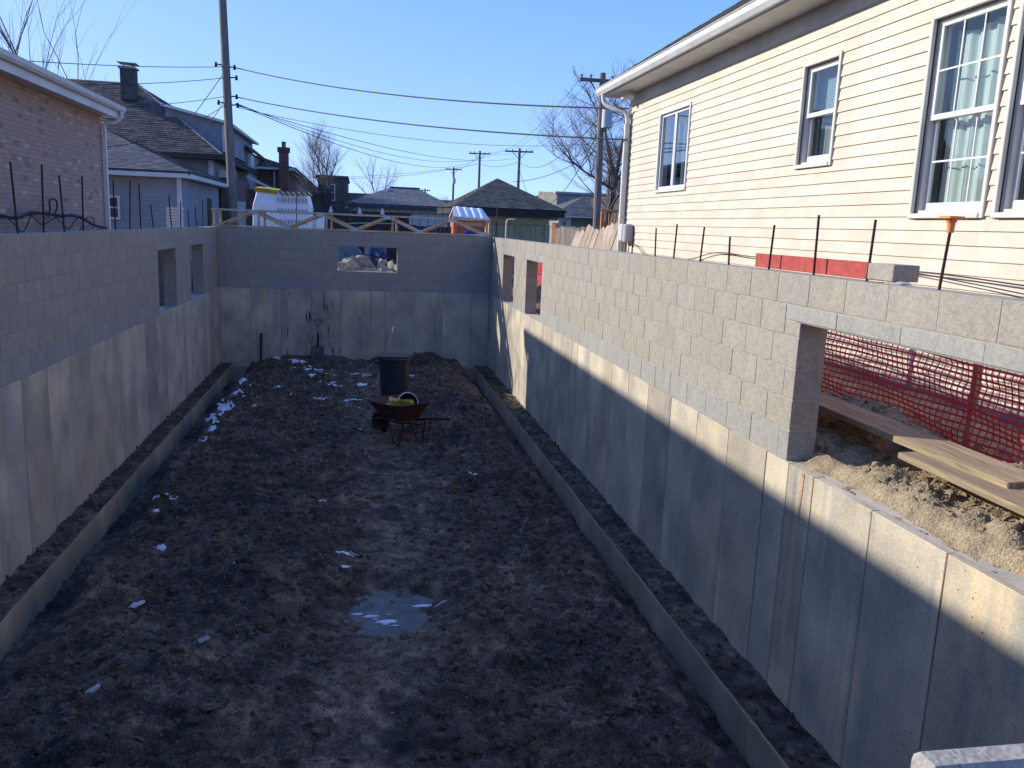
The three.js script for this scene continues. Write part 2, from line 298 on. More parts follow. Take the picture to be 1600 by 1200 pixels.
// footings
struct('footing_left', span(XL - 0.2, -2.58, -3.4, YB, ZF, 0), M_footing, 'concrete footing ledge beside the brick house wall');
struct('footing_right', span(2.45, XR + 0.2, -3.4, YB, ZF, 0), M_footing, 'concrete footing ledge beside the siding house wall');
struct('footing_far', span(-2.579, 2.449, -3.4, YB - 0.002, ZF - 0.1, ZF + 0.30), M_footing, 'concrete footing ledge of the cross wall');

// pit soil
function pitH(x, z) {
  const wob = (fbm(z * 0.9, 3.3, 3, 5) - 0.5) * 0.14, wob2 = (fbm(z * 0.9, 8.3, 3, 6) - 0.5) * 0.14;
  const eL = -2.10 + wob, eR = 2.06 + wob2;
  const far = ss(-15.6, -17.2, z), n1 = fbm(x * 1.4, z * 1.4, 3, 11) - 0.5, n2 = fbm(x * 5, z * 5, 3, 13) - 0.5, n3 = fbm(x * 15, z * 15, 3, 15) - 0.5;
  const path = Math.exp(-Math.pow((x - 0.25 - 0.25 * Math.sin(z * 0.5)) / 0.5, 2)) * (1 - far);
  let h = -2.70 + 0.05 * Math.cos(x * 0.75) - 0.07 * path + n1 * 0.20 + far * (0.01 + n1 * 0.10);
  h += 0.13 * Math.exp(-Math.pow((x - 1.5) / 0.45, 2)) * ss(-8, -12, z) + 0.10 * Math.exp(-Math.pow((x + 1.35) / 0.5, 2)) * (0.5 + n1);
  const rough = 1 - 0.62 * path;
  const n4 = 1 - Math.abs(fbm(x * 9, z * 9, 3, 17) * 2 - 1); h += (n2 * 0.10 + n3 * 0.062 + (n4 - 0.75) * 0.05 + (vn(x * 38, z * 38, 19) - 0.5) * 0.022) * rough;
  const pud = Math.hypot((x - 0.27) / 0.52, (z + 6.2) / 0.52); h = h + (-2.80 + n2 * 0.05 + n3 * 0.03 - h) * (1 - ss(0.45, 1.35, pud));
  // trench along the footings
  const inL = ss(eL, eL - 0.30, x), inR = ss(eR, eR + 0.30, x), cornerFill = 1 - 0.85 * ss(-16.4, -17.6, z) * ss(2.3, 1.7, Math.abs(x));
  const tr = -3.06 + n2 * 0.07 + n3 * 0.05;
  h = h + (tr - h) * clamp(Math.max(inL, inR));
  if (z < ZF + 0.75) { const k = ss(ZF + 0.75, ZF + 0.32, z) * ss(1.55, 1.95, Math.abs(x + 0.0)); h = h + (-3.1 - h) * k * 0.9; }
  void cornerFill;
  return h;
}
function soilColor(x, z, h) {
  const a = fbm(x * 0.8, z * 0.8, 4, 201), b = fbm(x * 4, z * 4, 3, 203), path = Math.exp(-Math.pow((x - 0.3 - 0.25 * Math.sin(z * 0.5)) / 0.42, 2));
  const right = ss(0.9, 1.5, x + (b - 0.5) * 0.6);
  let r = 0.160, g = 0.120, bl = 0.084;
  const dk = 0.74 + 0.5 * (a - 0.5) * 1.2 + (b - 0.5) * 0.6; r *= dk; g *= dk; bl *= dk;
  const pk = path * ss(0.35, 0.6, b + 0.12) * 0.75; r += (0.185 - r) * pk; g += (0.152 - g) * pk; bl += (0.118 - bl) * pk;
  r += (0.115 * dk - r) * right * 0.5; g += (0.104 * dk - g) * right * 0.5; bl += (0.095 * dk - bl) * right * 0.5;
  const straw = ss(0.52, 0.62, fbm(x * 9, z * 9, 3, 207)) * ss(1.3, 1.7, x) * ss(-11, -14, z); r += straw * 0.07; g += straw * 0.055; bl += straw * 0.025;
  return [r * 2.15, g * 1.95, bl * 1.72];
}
function sheet(xs, zs, hf, cf, skip) {
  const nx = xs.length, nz = zs.length, p = new Float32Array(nx * nz * 3), c = cf ? new Float32Array(nx * nz * 3) : null, uv = new Float32Array(nx * nz * 2), idx = [];
  for (let j = 0; j < nz; j++) for (let i = 0; i < nx; i++) {
    const k = j * nx + i, h = hf(xs[i], zs[j]); p[3 * k] = xs[i]; p[3 * k + 1] = h; p[3 * k + 2] = zs[j]; uv[2 * k] = xs[i]; uv[2 * k + 1] = zs[j];
    if (c) { const q = cf(xs[i], zs[j], h); c[3 * k] = q[0]; c[3 * k + 1] = q[1]; c[3 * k + 2] = q[2]; }
  }
  for (let j = 0; j < nz - 1; j++) for (let i = 0; i < nx - 1; i++) {
    if (skip && skip((xs[i] + xs[i + 1]) / 2, (zs[j] + zs[j + 1]) / 2)) continue;
    const a = j * nx + i, b = a + 1, d = a + nx, e = d + 1; idx.push(a, d, b, b, d, e);
  }
  const g = new THREE.BufferGeometry(); g.setAttribute('position', new THREE.BufferAttribute(p, 3)); g.setAttribute('uv', new THREE.BufferAttribute(uv, 2));
  if (c) g.setAttribute('color', new THREE.BufferAttribute(c, 3)); g.setIndex(idx); g.computeVertexNormals(); return g;
}
const lin = (a, b, n) => Array.from({ length: n + 1 }, (_, i) => a + (b - a) * i / n);
{
  const zs = []; let z = ZF + 0.02; while (z < -0.62) { zs.push(z); z += z < -10 ? 0.035 : 0.024; } zs.push(-0.58);
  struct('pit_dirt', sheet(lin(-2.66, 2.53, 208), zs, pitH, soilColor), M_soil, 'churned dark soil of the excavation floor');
  const fh = (s) => (x, zz) => YB + 0.004 + 0.035 * Math.max(0, fbm(x * 7 + s, zz * 7, 4, 31) - 0.36) * 2;
  const zf = lin(ZF + 0.05, -0.6, 420);
  struct('footing_dirt', sheet(lin(XL + 0.018, -2.588, 9), zf, fh(0), (x, zz) => soilColor(x, zz).map((v) => v * 1.25)), M_soil, 'crust of dirt on the footing beside the brick house');
  struct('footing_dirt', sheet(lin(2.458, XR - 0.018, 9), zf, fh(9), (x, zz) => soilColor(x, zz).map((v) => v * 1.2)), M_soil, 'crust of dirt on the footing beside the siding house');
}
// clods and pebbles
function scatter(name, label, category, count, geo, m, place, tone) {
  const o = new THREE.InstancedMesh(geo, m, count); o.name = numbered(name); const q = new THREE.Quaternion(), e = new THREE.Euler(), M = new THREE.Matrix4(), c = new THREE.Color();
  for (let i = 0; i < count; i++) { const [x, y, z, s] = place(i); e.set(R() * 6.28, R() * 6.28, R() * 6.28); q.setFromEuler(e); M.compose(V(x, y, z), q, V(s * rr(0.75, 1.35), s * rr(0.7, 1.1), s)); o.setMatrixAt(i, M); const t = tone(x, z); c.setRGB(t[0], t[1], t[2]); o.setColorAt(i, c); }
  return stuff(o, label, category);
}
const M_clod = mat(1, 1, 1, { map: T_grit, roughness: 1 });
const pitSpot = (bias) => { for (;;) { const x = rr(-2.05, 2.0), z = -0.7 - Math.pow(R(), 0.8) * 17.0; if (Math.hypot(x - 0.27, z + 6.2) < 0.42) continue; const path = Math.exp(-Math.pow((x - 0.25) / 0.45, 2)); if (R() < path * bias) continue; return [x, z]; } };
for (let k = 0; k < 3; k++) scatter('dirt_clods', 'crumbled dark clods of soil over the pit floor', 'soil', 9000, lump(k, 1, 0.6), M_clod,
  () => { const [x, z] = pitSpot(0.75), s = 0.006 + Math.pow(R(), 3.4) * 0.030; return [x, pitH(x, z) - s * 0.1, z, s]; },
  (x, z) => { const t = soilColor(x, z, 0), k2 = rr(0.5, 1.05); return t.map((v) => v * 0.85 * k2); });
scatter('pebbles', 'small pale stones strewn in the pit soil', 'gravel', 15000, lump(7, 0), M_clod,
  () => { const [x, z] = pitSpot(0.3), s = 0.0028 + Math.pow(R(), 4) * 0.011; return [x, pitH(x, z) + s * 0.3, z, s]; },
  () => { const k2 = 0.14 + Math.pow(R(), 2) * 0.34; return [k2, k2 * rr(0.84, 0.95), k2 * rr(0.66, 0.86)]; });
scatter('footing_crumbs', 'crumbs of dirt fallen along the footings', 'soil', 1500, lump(3, 0), M_clod,
  () => { const l = R() < 0.5, x = l ? rr(XL + 0.02, -2.6) : rr(2.47, XR - 0.02), z = rr(-17.6, -3), s = 0.006 + Math.pow(R(), 3) * 0.022; return [x, YB + 0.03, z, s]; },
  (x, z) => soilColor(x, z, 0).map((v) => v * rr(0.6, 1.1)));
// snow and ice
function snowPatch(cx, cz, rx, rz, seed, t = 0.012) {
  const A = 26, B = 5, pts = [], idx = [], uv = [];
  for (let b = 0; b <= B; b++) for (let a = 0; a < A; a++) {
    const an = a / A * 6.2832, rad = (b / B) * (0.55 + 0.9 * fbm(Math.cos(an) * 1.6 + seed * 3.1, Math.sin(an) * 1.6 + seed, 3, 401));
    const x = cx + Math.cos(an) * rx * rad, z = cz + Math.sin(an) * rz * rad, dome = 1 - Math.pow(b / B, 2);
    pts.push(x, Math.max(pitH(x, z), -2.786) + (b === B ? -0.012 : t * (0.35 + dome)), z); uv.push(x, z);
  }
  for (let b = 0; b < B; b++) for (let a = 0; a < A; a++) { const p = b * A + a, q = b * A + (a + 1) % A; idx.push(p, q, p + A, q, q + A, p + A); }
  const g = new THREE.BufferGeometry(); g.setAttribute('position', new THREE.BufferAttribute(new Float32Array(pts), 3)); g.setAttribute('uv', new THREE.BufferAttribute(new Float32Array(uv), 2)); g.setIndex(idx); g.computeVertexNormals(); return g.toNonIndexed();
}
{
  const L = [[-2.02, -15.2, .09, .30], [-2.0, -14.5, .13, .35], [-2.04, -13.8, .12, .30], [-2.0, -13.1, .14, .32], [-2.06, -12.5, .12, .30], [-2.0, -11.9, .07, .2], [-2.02, -11.3, .07, .22], [-1.55, -13.6, .07, .08], [-1.6, -12.9, .08, .10], [-1.4, -14.9, .09, .1],
    [-1.62, -17.3, .25, .13], [-1.2, -17.0, .22, .12], [-0.9, -16.5, .20, .10], [-.55, -15.9, .22, .14], [-.45, -15.2, .16, .14], [-.85, -15.6, .10, .12], [-.15, -16.6, .2, .08], [.15, -16.2, .14, .1], [-.7, -13.9, .2, .1], [-.15, -14.0, .22, .14], [-.3, -13.5, .18, .06], [-1.1, -14.0, .1, .06], [1.05, -15.6, .14, .07], [1.6, -17.0, .2, .08], [.05, -15.3, .1, .12],
    [-2.0, -8.9, .09, .12], [-1.98, -8.5, .05, .14], [-1.7, -7.4, .05, .05], [-1.0, -6.9, .03, .03], [-.12, -7.15, .1, .035], [-.1, -6.85, .06, .05], [.1, -6.15, .085, .035], [.22, -6.05, .10, .05], [.0, -6.2, .05, .03], [.5, -6.3, .09, .04], [-.35, -8.4, .05, .04], [1.3, -9.3, .06, .04], [.05, -11.6, .08, .04]];
  const g = []; L.forEach(([x, z, a, b], i) => { g.push(snowPatch(x, z, a * 0.95, b * (i < 7 ? 0.85 : 0.62), i + 1, 0.006)); if (a > 0.08) for (let k = 0; k < 3; k++) g.push(snowPatch(x + rr(-2, 2) * a, z + rr(-1.5, 1.5) * b, a * rr(.2, .45), b * rr(.15, .3), i * 7 + k, 0.005)); });
  const o = new THREE.Mesh(merge(g), M_snow); o.name = 'snow_remnants'; stuff(o, 'thin melting snow remnants on the pit soil', 'snow');
  const A = 40, p = [], idx = [], uv = []; p.push(0.27, -2.786, -6.2); uv.push(0, 0);
  for (let a = 0; a < A; a++) { const an = a / A * 6.2832, rad = 0.42 + 0.30 * fbm(Math.cos(an) * 2.2 + 3, Math.sin(an) * 2.2 + 7, 3, 411); p.push(0.27 + Math.cos(an) * rad, -2.786, -6.2 + Math.sin(an) * rad * 0.95); uv.push(Math.cos(an) * rad, Math.sin(an) * rad); idx.push(0, 1 + (a + 1) % A, 1 + a); }
  const ig = new THREE.BufferGeometry(); ig.setAttribute('position', new THREE.BufferAttribute(new Float32Array(p), 3)); ig.setAttribute('uv', new THREE.BufferAttribute(new Float32Array(uv), 2)); ig.setIndex(idx); ig.computeVertexNormals();
  struct('ice_puddle', ig, M_ice, 'frozen grey puddle in the pit floor');
}

// ================================================================ OUTER GROUND
const gOut = (x, z) => { const yard = -1.27 - 0.35 * ss(-20.5, -26, z) - 0.35 * ss(9, 16, Math.abs(x)) * (1 - ss(-20.5, -26, z)); return yard + (Math.abs(x) < 30 && z > -60 ? (fbm(x * 1.1, z * 1.1, 4, 501) - 0.5) * 0.10 : 0); };
{
  const xs = [-900, -300, -120, -60, -40, ...lin(-30, -8, 22), ...lin(-7.6, -3.06, 16), ...lin(-2.8, 2.8, 20), ...lin(2.98, 8, 18), ...lin(8.5, 30, 28), 40, 60, 120, 300, 900];
  const zs = [-1200, -500, -250, -150, -100, -80, ...lin(-70, -31, 26), ...lin(-30, -18.24, 34), ...lin(-17.8, 0.3, 40), 1, 2, 4, 8, 20, 60, 200];
  struct('ground', sheet(xs, zs, gOut, (x, z) => { const a = fbm(x * 0.7, z * 0.7, 4, 505), k = 0.75 + a * 0.5; return [0.27 * k, 0.235 * k, 0.175 * k]; }, (x, z) => x > -3.06 && x < 2.98 && z > -18.24 && z < 0.3), M_soil);
}
// heaped clay between the wall and the siding house
const sideH = (x, z) => {
  const n1 = fbm(x * 1.8, z * 1.8, 3, 521) - 0.5, n2 = fbm(x * 7, z * 7, 3, 523) - 0.5, n3 = fbm(x * 18, z * 18, 3, 525) - 0.5;
  const ridge = Math.exp(-Math.pow((x - 3.80) / 0.17, 2)) * (0.05 + 0.30 * Math.max(0, fbm(z * 1.3, 2.2, 3, 527) - 0.35));
  const near = -0.06 * ss(-5.2, -6, z) * ss(3.9, 3.3, x);
  return -1.15 + ridge + n1 * 0.12 + n2 * 0.09 + n3 * 0.045 + near - 0.11 * ss(3.14, 2.975, x);
};
struct('side_yard_dirt', sheet(lin(2.968, 5.09, 76), [...lin(-18.2, -8, 180), ...lin(-7.97, 0.3, 300)], sideH, (x, z) => { const a = fbm(x * 2, z * 2, 4, 531), k = 0.80 + a * 0.4; return [0.44 * k, 0.335 * k, 0.20 * k]; }), M_clayVar, 'loose clay soil heaped outside the wide opening');
scatter('clay_clods', 'loose clay clods outside the wide opening', 'soil', 5200, lump(11, 1, 0.6), M_clod,
  () => { const x = rr(2.99, 4.4), z = rr(-8, -1.5), s = 0.005 + Math.pow(R(), 3.5) * 0.024; return [x, sideH(x, z), z, s]; }, () => { const k = rr(0.30, 0.42); return [k * 1.15, k * 0.88, k * 0.53]; });
{ // dirt spilled along the concrete ledge of the opening
  const g = []; const zs = lin(-4.9, -2.32, 80), xs = lin(XR + 0.05, 2.985, 10);
  struct('ledge_dirt', sheet(xs, zs, (x, z) => CT + 0.001 + 0.08 * ss(2.86 + 0.10 * (fbm(z * 3, 1, 3, 541) - 0.5), 2.985, x) + Math.max(0, fbm(x * 16, z * 16, 3, 543) - 0.42) * 0.05 - 0.012, () => [0.44, 0.335, 0.20]), M_clayVar, 'soil spilled over the concrete ledge'); void g;
}

// ================================================================ SIDING HOUSE
function prismZ(pts, z0, z1) {                        // closed profile in x,y swept along z
  const a = [], n = pts.length, T = (p, q, r) => a.push(...p, ...q, ...r);
  const A = pts.map(([x, y]) => [x, y, z0]), B = pts.map(([x, y]) => [x, y, z1]);
  const area = pts.reduce((s, p, i) => { const q = pts[(i + 1) % n]; return s + p[0] * q[1] - q[0] * p[1]; }, 0);
  for (let i = 0; i < n; i++) { const j = (i + 1) % n; if (area > 0) { T(A[i], A[j], B[j]); T(A[i], B[j], B[i]); } else { T(A[i], B[j], A[j]); T(A[i], B[i], B[j]); } }
  const sh = THREE.ShapeUtils.triangulateShape(pts.map((p) => new THREE.Vector2(...p)), []);
  for (const [i, j, k] of sh) { if (area > 0) { T(B[i], B[j], B[k]); T(A[i], A[k], A[j]); } else { T(A[i], A[j], A[k]); T(B[i], B[k], B[j]); } }
  return fromTris(a);
}
// shingles: staggered tabs over a quad (eave a -> b, ridge d <- c), joined
function shingles(a, b, c, d, expo, tab, tones, seed = 1) {
  const pos = [], col = [], L = a.distanceTo(d) * 0.5 + b.distanceTo(c) * 0.5, rows = Math.max(2, Math.round(L / expo)), r = rng(seed * 31 + 7);
  const n = b.clone().sub(a).cross(d.clone().sub(a)); if (n.length() < 1e-6) n.copy(b.clone().sub(a).cross(c.clone().sub(a))); n.normalize(); if (n.y < 0) n.negate();
  const lift = expo * 0.09;
  for (let i = 0; i < rows; i++) {
    const t0 = i / rows, t1 = (i + 1.0) / rows;
    const l0 = a.clone().lerp(d, t0), r0 = b.clone().lerp(c, t0), l1 = a.clone().lerp(d, t1), r1 = b.clone().lerp(c, t1), W = l0.distanceTo(r0); if (W < 0.02) continue;
    let u = -(i % 2) * 0.5 * tab - r() * 0.1 * tab;
    while (u < W) {
      const s0 = clamp(u / W), s1 = clamp((u + tab * 0.985) / W), w = tones[Math.floor(r() * tones.length)], k = 0.8 + r() * 0.4, up = lift * (0.7 + r() * 0.6); u += tab;
      if (s1 - s0 < 1e-4) continue;
      const p0 = l0.clone().lerp(r0, s0).addScaledVector(n, up), p1 = l0.clone().lerp(r0, s1).addScaledVector(n, up), p2 = l1.clone().lerp(r1, s1).addScaledVector(n, 0.002), p3 = l1.clone().lerp(r1, s0).addScaledVector(n, 0.002);
      const q0 = l0.clone().lerp(r0, s0), q1 = l0.clone().lerp(r0, s1);
      for (const v of [p0, p1, p2, p0, p2, p3, q0, q1, p1, q0, p1, p0]) { pos.push(v.x, v.y, v.z); col.push(w[0] * k, w[1] * k, w[2] * k); }
    }
  }
  const g = fromTris(pos); g.setAttribute('color', new THREE.BufferAttribute(new Float32Array(col), 3)); return g;
}
const M_shingle = mat(1.3, 1.3, 1.3, { map: T_grit, roughness: 0.95, vertexColors: true });
function roofPart(parent, quads, under, expo, tab, tones) {
  const rf = part(parent, 'roof', merge(quads.map((q) => slab(q[3].distanceTo(q[2]) < 1e-3 ? [q[0], q[1], q[2]] : q, 0.10))), under);
  const s = part(rf, 'shingle_courses', merge(quads.map((q, i) => shingles(...q.map((p) => p.clone().add(V(0, 0.004, 0))), expo, tab, tones, i + 3))), M_shingle); s.userData.kind = 'stuff'; return rf;
}
// lap boards on a wall plane, joined: o origin, u along, n outward
function lap(o, u, n, y0, y1, e, u0, u1, lip = 0.014) {
  const a = [], P = (s, y, k) => { const p = o.clone().addScaledVector(u, s).addScaledVector(n, k); return [p.x, y, p.z]; };
  for (let y = y0; y < y1 - 1e-3; y += e) {
    const t = Math.min(y1, y + e), A = u0(y), B = u1(y), A2 = u0(t), B2 = u1(t); if (B - A < 0.02) continue;
    const p0 = P(A, y, lip), p1 = P(B, y, lip), p2 = P(Math.max(A2, B2), t, 0.002), p3 = P(A2, t, 0.002), q0 = P(A, y, 0), q1 = P(B, y, 0);
    a.push(...p0, ...p1, ...p2, ...p0, ...p2, ...p3, ...q0, ...q1, ...p1, ...q0, ...p1, ...p0);
  }
  return fromTris(a);
}
function lapPart(parent, name, geo, m) { const p = part(parent, name, geo, m); p.userData.kind = 'stuff'; return p; }

const XH = 5.1, HC = -16.2, HN = 1.5, EX = 0.124;
const house = thing('siding_house', 'cream lap-sided house with white gutter and tall windows beside the excavation', 'house');
const wins = [{ a: -14.40, b: -13.08, y0: 0.955, y1: 2.215, k: 'double' }, { a: -9.53, b: -8.81, y0: 1.075, y1: 2.18, k: 'hung' }, { a: -7.26, b: -6.36, y0: 0.495, y1: 2.205, k: 'grid' }, { a: -6.18, b: -5.28, y0: 0.495, y1: 2.205, k: 'grid' }];
{
  // wall body with window holes
  const g = []; let z = HC; const ys = [-1.6, 2.86];
  for (const w of wins) { g.push(span(XH, XH + 0.16, ys[0], ys[1], z, w.a, 0.001)); g.push(span(XH, XH + 0.16, ys[0], w.y0, w.a, w.b, 0.001)); g.push(span(XH, XH + 0.16, w.y1, ys[1], w.a, w.b, 0.001)); z = w.b; }
  g.push(span(XH, XH + 0.16, ys[0], ys[1], z, HN, 0.001));
  g.push(span(XH + 0.16, 13, -1.6, 2.8, HC, HC + 0.16, 0.001), span(12.84, 13, -1.6, 2.8, HC + 0.16, HN - 0.16, 0.001), span(XH + 0.16, 13, -1.6, 2.8, HN - 0.16, HN, 0.001));
  part(house, 'wall_body', merge(g), M_whiteWarm);
  part(house, 'foundation', span(XH - 0.012, XH + 0.1, -1.6, -1.02, HC, HN), M_grit(0.33, 0.31, 0.28));
  // every siding board
  const cache = new Map();
  const board = (a, b, y) => {
    const l = b - a; if (l < 0.03) return; const key = l.toFixed(3);
    if (!cache.has(key)) cache.set(key, prismZ([[0, 0], [-0.016, 0], [-0.0165, 0.006], [-0.003, EX], [0, EX]], -l / 2, l / 2));
    const o = part(house, 'siding_board', cache.get(key), M_siding[Math.floor(R() * 3)], [XH - 0.001, y, (a + b) / 2]); o.rotation.x = 0; o.rotation.z = (R() - 0.5) * 0.012;
  };
  for (let i = 0, y = -1.02; y < 2.60; i++, y += EX) {
    let sp = [[HC + 0.09, HN]];
    for (const w of wins) if (y + EX > w.y0 - 0.05 && y < w.y1 + 0.05) sp = sp.flatMap(([p, q]) => [[p, Math.min(q, w.a - 0.048)], [Math.max(p, w.b + 0.048), q]].filter(([u, v]) => v - u > 0.02));
    for (const w of wins) { // ripped boards that fill out under and over a window
      const lo = w.y0 - 0.048, hi = w.y1 + 0.048, cut = (ya, yb) => part(house, 'siding_board', prismZ([[0, ya - y], [-0.0165 + 0.0135 * (ya - y) / EX, ya - y], [-0.0165 + 0.0135 * (yb - y) / EX, yb - y], [0, yb - y]], -(w.b - w.a + 0.12) / 2, (w.b - w.a + 0.12) / 2), M_siding[0], [XH - 0.001, y, (w.a + w.b) / 2]);
      if (y < lo - 0.008 && y + EX > w.y0 - 0.05) cut(y, lo - 0.004); if (y + EX > hi + 0.008 && y < w.y1 + 0.05) cut(hi + 0.004, y + EX);
    }
    for (const [p, q] of sp) { let a = p; let s = p + rr(2.0, 4.2); while (a < q) { let b = Math.min(s, q); if (q - b < 0.6) b = q; board(a, b - (b < q ? 0.0015 : 0), y); a = b; s = b + 3.66; } }
  }
  part(house, 'frieze_board', span(XH - 0.02, XH, 2.615, 2.80, HC, HN, 0.003), M_whiteWarm);
  part(house, 'siding_trim', span(XH - 0.03, XH - 0.002, 2.590, 2.613, HC, HN, 0.003), M_whiteWarm);
  for (let z2 = HC - 0.52; z2 < HN - 0.01; z2 += 0.305) part(house, 'soffit_panel', span(4.665, XH - 0.002, 2.80, 2.815, z2 + 0.003, z2 + 0.302, 0.003), M_white);
  part(house, 'fascia', span(4.635, 4.662, 2.79, 2.96, HC - 0.55, HN, 0.003), M_white);
  part(house, 'gable_fascia', merge([slab([V(4.6, 2.98, HC - 0.56), V(9.0, 5.85, HC - 0.56), V(9.0, 5.67, HC - 0.56), V(4.6, 2.80, HC - 0.56)], -0.03)]), M_white);
  part(house, 'gable_wall', slab([V(XH, 2.8, HC + 0.05), V(13, 2.8, HC + 0.05), V(9.05, 5.6, HC + 0.05)], 0.1), M_whiteWarm);
  const gu = part(house, 'gutter', prismZ([[4.634, 2.815], [4.575, 2.815], [4.535, 2.87], [4.528, 2.935], [4.512, 2.945], [4.512, 2.952], [4.54, 2.952], [4.545, 2.88], [4.58, 2.825], [4.634, 2.825]], HC - 0.56, HN), M_white);
  part(gu, 'gutter_end_cap', slab([V(4.634, 2.815, HC - 0.562), V(4.575, 2.815, HC - 0.562), V(4.535, 2.87, HC - 0.562), V(4.528, 2.945, HC - 0.562), V(4.634, 2.945, HC - 0.562)], 0.004), M_white);
  roofPart(house, [[V(4.56, 2.965, HC - 0.58), V(4.56, 2.965, HN), V(9.05, 5.88, HN), V(9.05, 5.88, HC - 0.58)]], M_grit(0.06, 0.06, 0.06), 0.14, 0.30, M_asphalt);
  part(house, 'roof_back', slab([V(13.6, 2.965, HN), V(13.6, 2.965, HC - 0.58), V(9.05, 5.88, HC - 0.58), V(9.05, 5.88, HN)], 0.1), M_grit(0.08, 0.08, 0.08));
  // corner post and downspout
  part(house, 'corner_post', merge([span(XH - 0.03, XH + 0.1, -1.02, 2.6, HC - 0.02, HC + 0.085, 0.006)]), M_white);
  const ds = part(house, 'downspout', merge([tube([V(4.60, 2.82, -16.45), V(4.62, 2.66, -16.42), V(4.80, 2.52, -16.25), V(4.97, 2.45, -16.12), V(5.01, 2.34, -16.10), V(5.01, 2.2, -16.10)], 0.045, 18, 8), bar(V(5.012, 2.26, -16.1), V(5.012, -1.0, -16.1), 0.075, 0.1, 0.012, V(1, 0, 0))]), M_white);
  for (const y of [1.7, 0.5]) part(ds, 'strap', span(4.965, 5.06, y, y + 0.03, -16.16, -16.04, 0.003), M_whiteWarm);
  const fl = part(house, 'flood_light', merge([rod(V(4.95, 2.80, -15.75), V(4.95, 2.76, -15.75), 0.05, 0.05, 12), rod(V(4.93, 2.74, -15.78), V(4.84, 2.66, -15.92), 0.035, 0.055, 12), rod(V(4.97, 2.74, -15.72), V(4.90, 2.66, -15.60), 0.035, 0.055, 12)]), M_white); void fl;

  for (const w of wins) {
    const W = part(house, 'window', merge([ // outer casing with its J-channel
      span(XH - 0.035, XH + 0.02, w.y0 - 0.045, w.y1 + 0.045, w.a - 0.045, w.a, 0.005), span(XH - 0.035, XH + 0.02, w.y0 - 0.045, w.y1 + 0.045, w.b, w.b + 0.045, 0.005),
      span(XH - 0.036, XH + 0.02, w.y1, w.y1 + 0.045, w.a, w.b, 0.005), span(XH - 0.045, XH + 0.02, w.y0 - 0.045, w.y0, w.a, w.b, 0.005)]), w.k === 'double' ? M_white : M_whiteWarm);
    W.userData.label = w.k === 'double' ? 'white two-light slider window' : w.k === 'hung' ? 'small single-hung window with frosted glass' : 'tall hung window with white grille and curtains';
    const zc = (w.a + w.b) / 2, mid = (w.y0 + w.y1) / 2;
    const sash = (a, b, y0, y1, x, grid, t = 0.035, bot = 0.05) => {
      const fr = [span(x, x + 0.035, y0, y0 + bot, a, b, 0.004), span(x, x + 0.035, y1 - t, y1, a, b, 0.004), span(x + 0.001, x + 0.034, y0 + bot, y1 - t, a, a + t, 0.004), span(x + 0.001, x + 0.034, y0 + bot, y1 - t, b - t, b, 0.004)];
      part(W, 'sash_frame', merge(fr), M_white);
      part(W, 'pane', span(x + 0.016, x + 0.019, y0 + bot, y1 - t, a + t, b - t, 0.0005), w.k === 'double' ? M_glassLowE : M_glass);
      if (grid) for (let k = 1; k < 3; k++) part(W, 'muntin', span(x + 0.006, x + 0.015, y0 + bot, y1 - t, a + t + (b - a - 2 * t) * k / 3 - 0.008, a + t + (b - a - 2 * t) * k / 3 + 0.008, 0.002), M_white);
      if (grid) part(W, 'muntin', span(x + 0.004, x + 0.0055, y0 + bot + (y1 - t - y0 - bot) / 2 - 0.008, y0 + bot + (y1 - t - y0 - bot) / 2 + 0.008, a + t, b - t, 0.0005), M_white);
    };
    if (w.k === 'double') { sash(w.a, zc - 0.004, w.y0, w.y1, XH + 0.005, false, 0.045, 0.055); sash(zc + 0.004, w.b, w.y0, w.y1, XH + 0.004, false, 0.045, 0.055); }
    else {
      const e = 0.03; part(W, 'jamb_liner', merge([span(XH + 0.021, XH + 0.12, w.y0, w.y1, w.a, w.a + e, 0.003), span(XH + 0.021, XH + 0.12, w.y0, w.y1, w.b - e, w.b, 0.003), span(XH + 0.021, XH + 0.12, w.y0, w.y0 + e, w.a + e, w.b - e, 0.003), span(XH + 0.021, XH + 0.12, w.y1 - e, w.y1, w.a + e, w.b - e, 0.003)]), M_whiteWarm);
      sash(w.a + e, w.b - e, mid - 0.02, w.y1 - e, XH + 0.03, w.k === 'grid'); sash(w.a + e, w.b - e, w.y0 + e, mid + 0.02, XH + 0.075, w.k === 'grid', 0.035, 0.07);
    }
    // room behind and its curtain
    const X1 = XH + 1.6, pad = 0.25; part(W, 'room_lining', merge([span(X1, X1 + 0.05, w.y0 - pad, w.y1 + pad, w.a - pad, w.b + pad, 0.001), span(XH + 0.162, X1, w.y0 - pad - 0.05, w.y0 - pad, w.a - pad, w.b + pad, 0.001), span(XH + 0.162, X1, w.y1 + pad, w.y1 + pad + 0.05, w.a - pad, w.b + pad, 0.001), span(XH + 0.162, X1, w.y0 - pad, w.y1 + pad, w.a - pad - 0.05, w.a - pad, 0.001), span(XH + 0.162, X1, w.y0 - pad, w.y1 + pad, w.b + pad, w.b + pad + 0.05, 0.001)]), M_room);
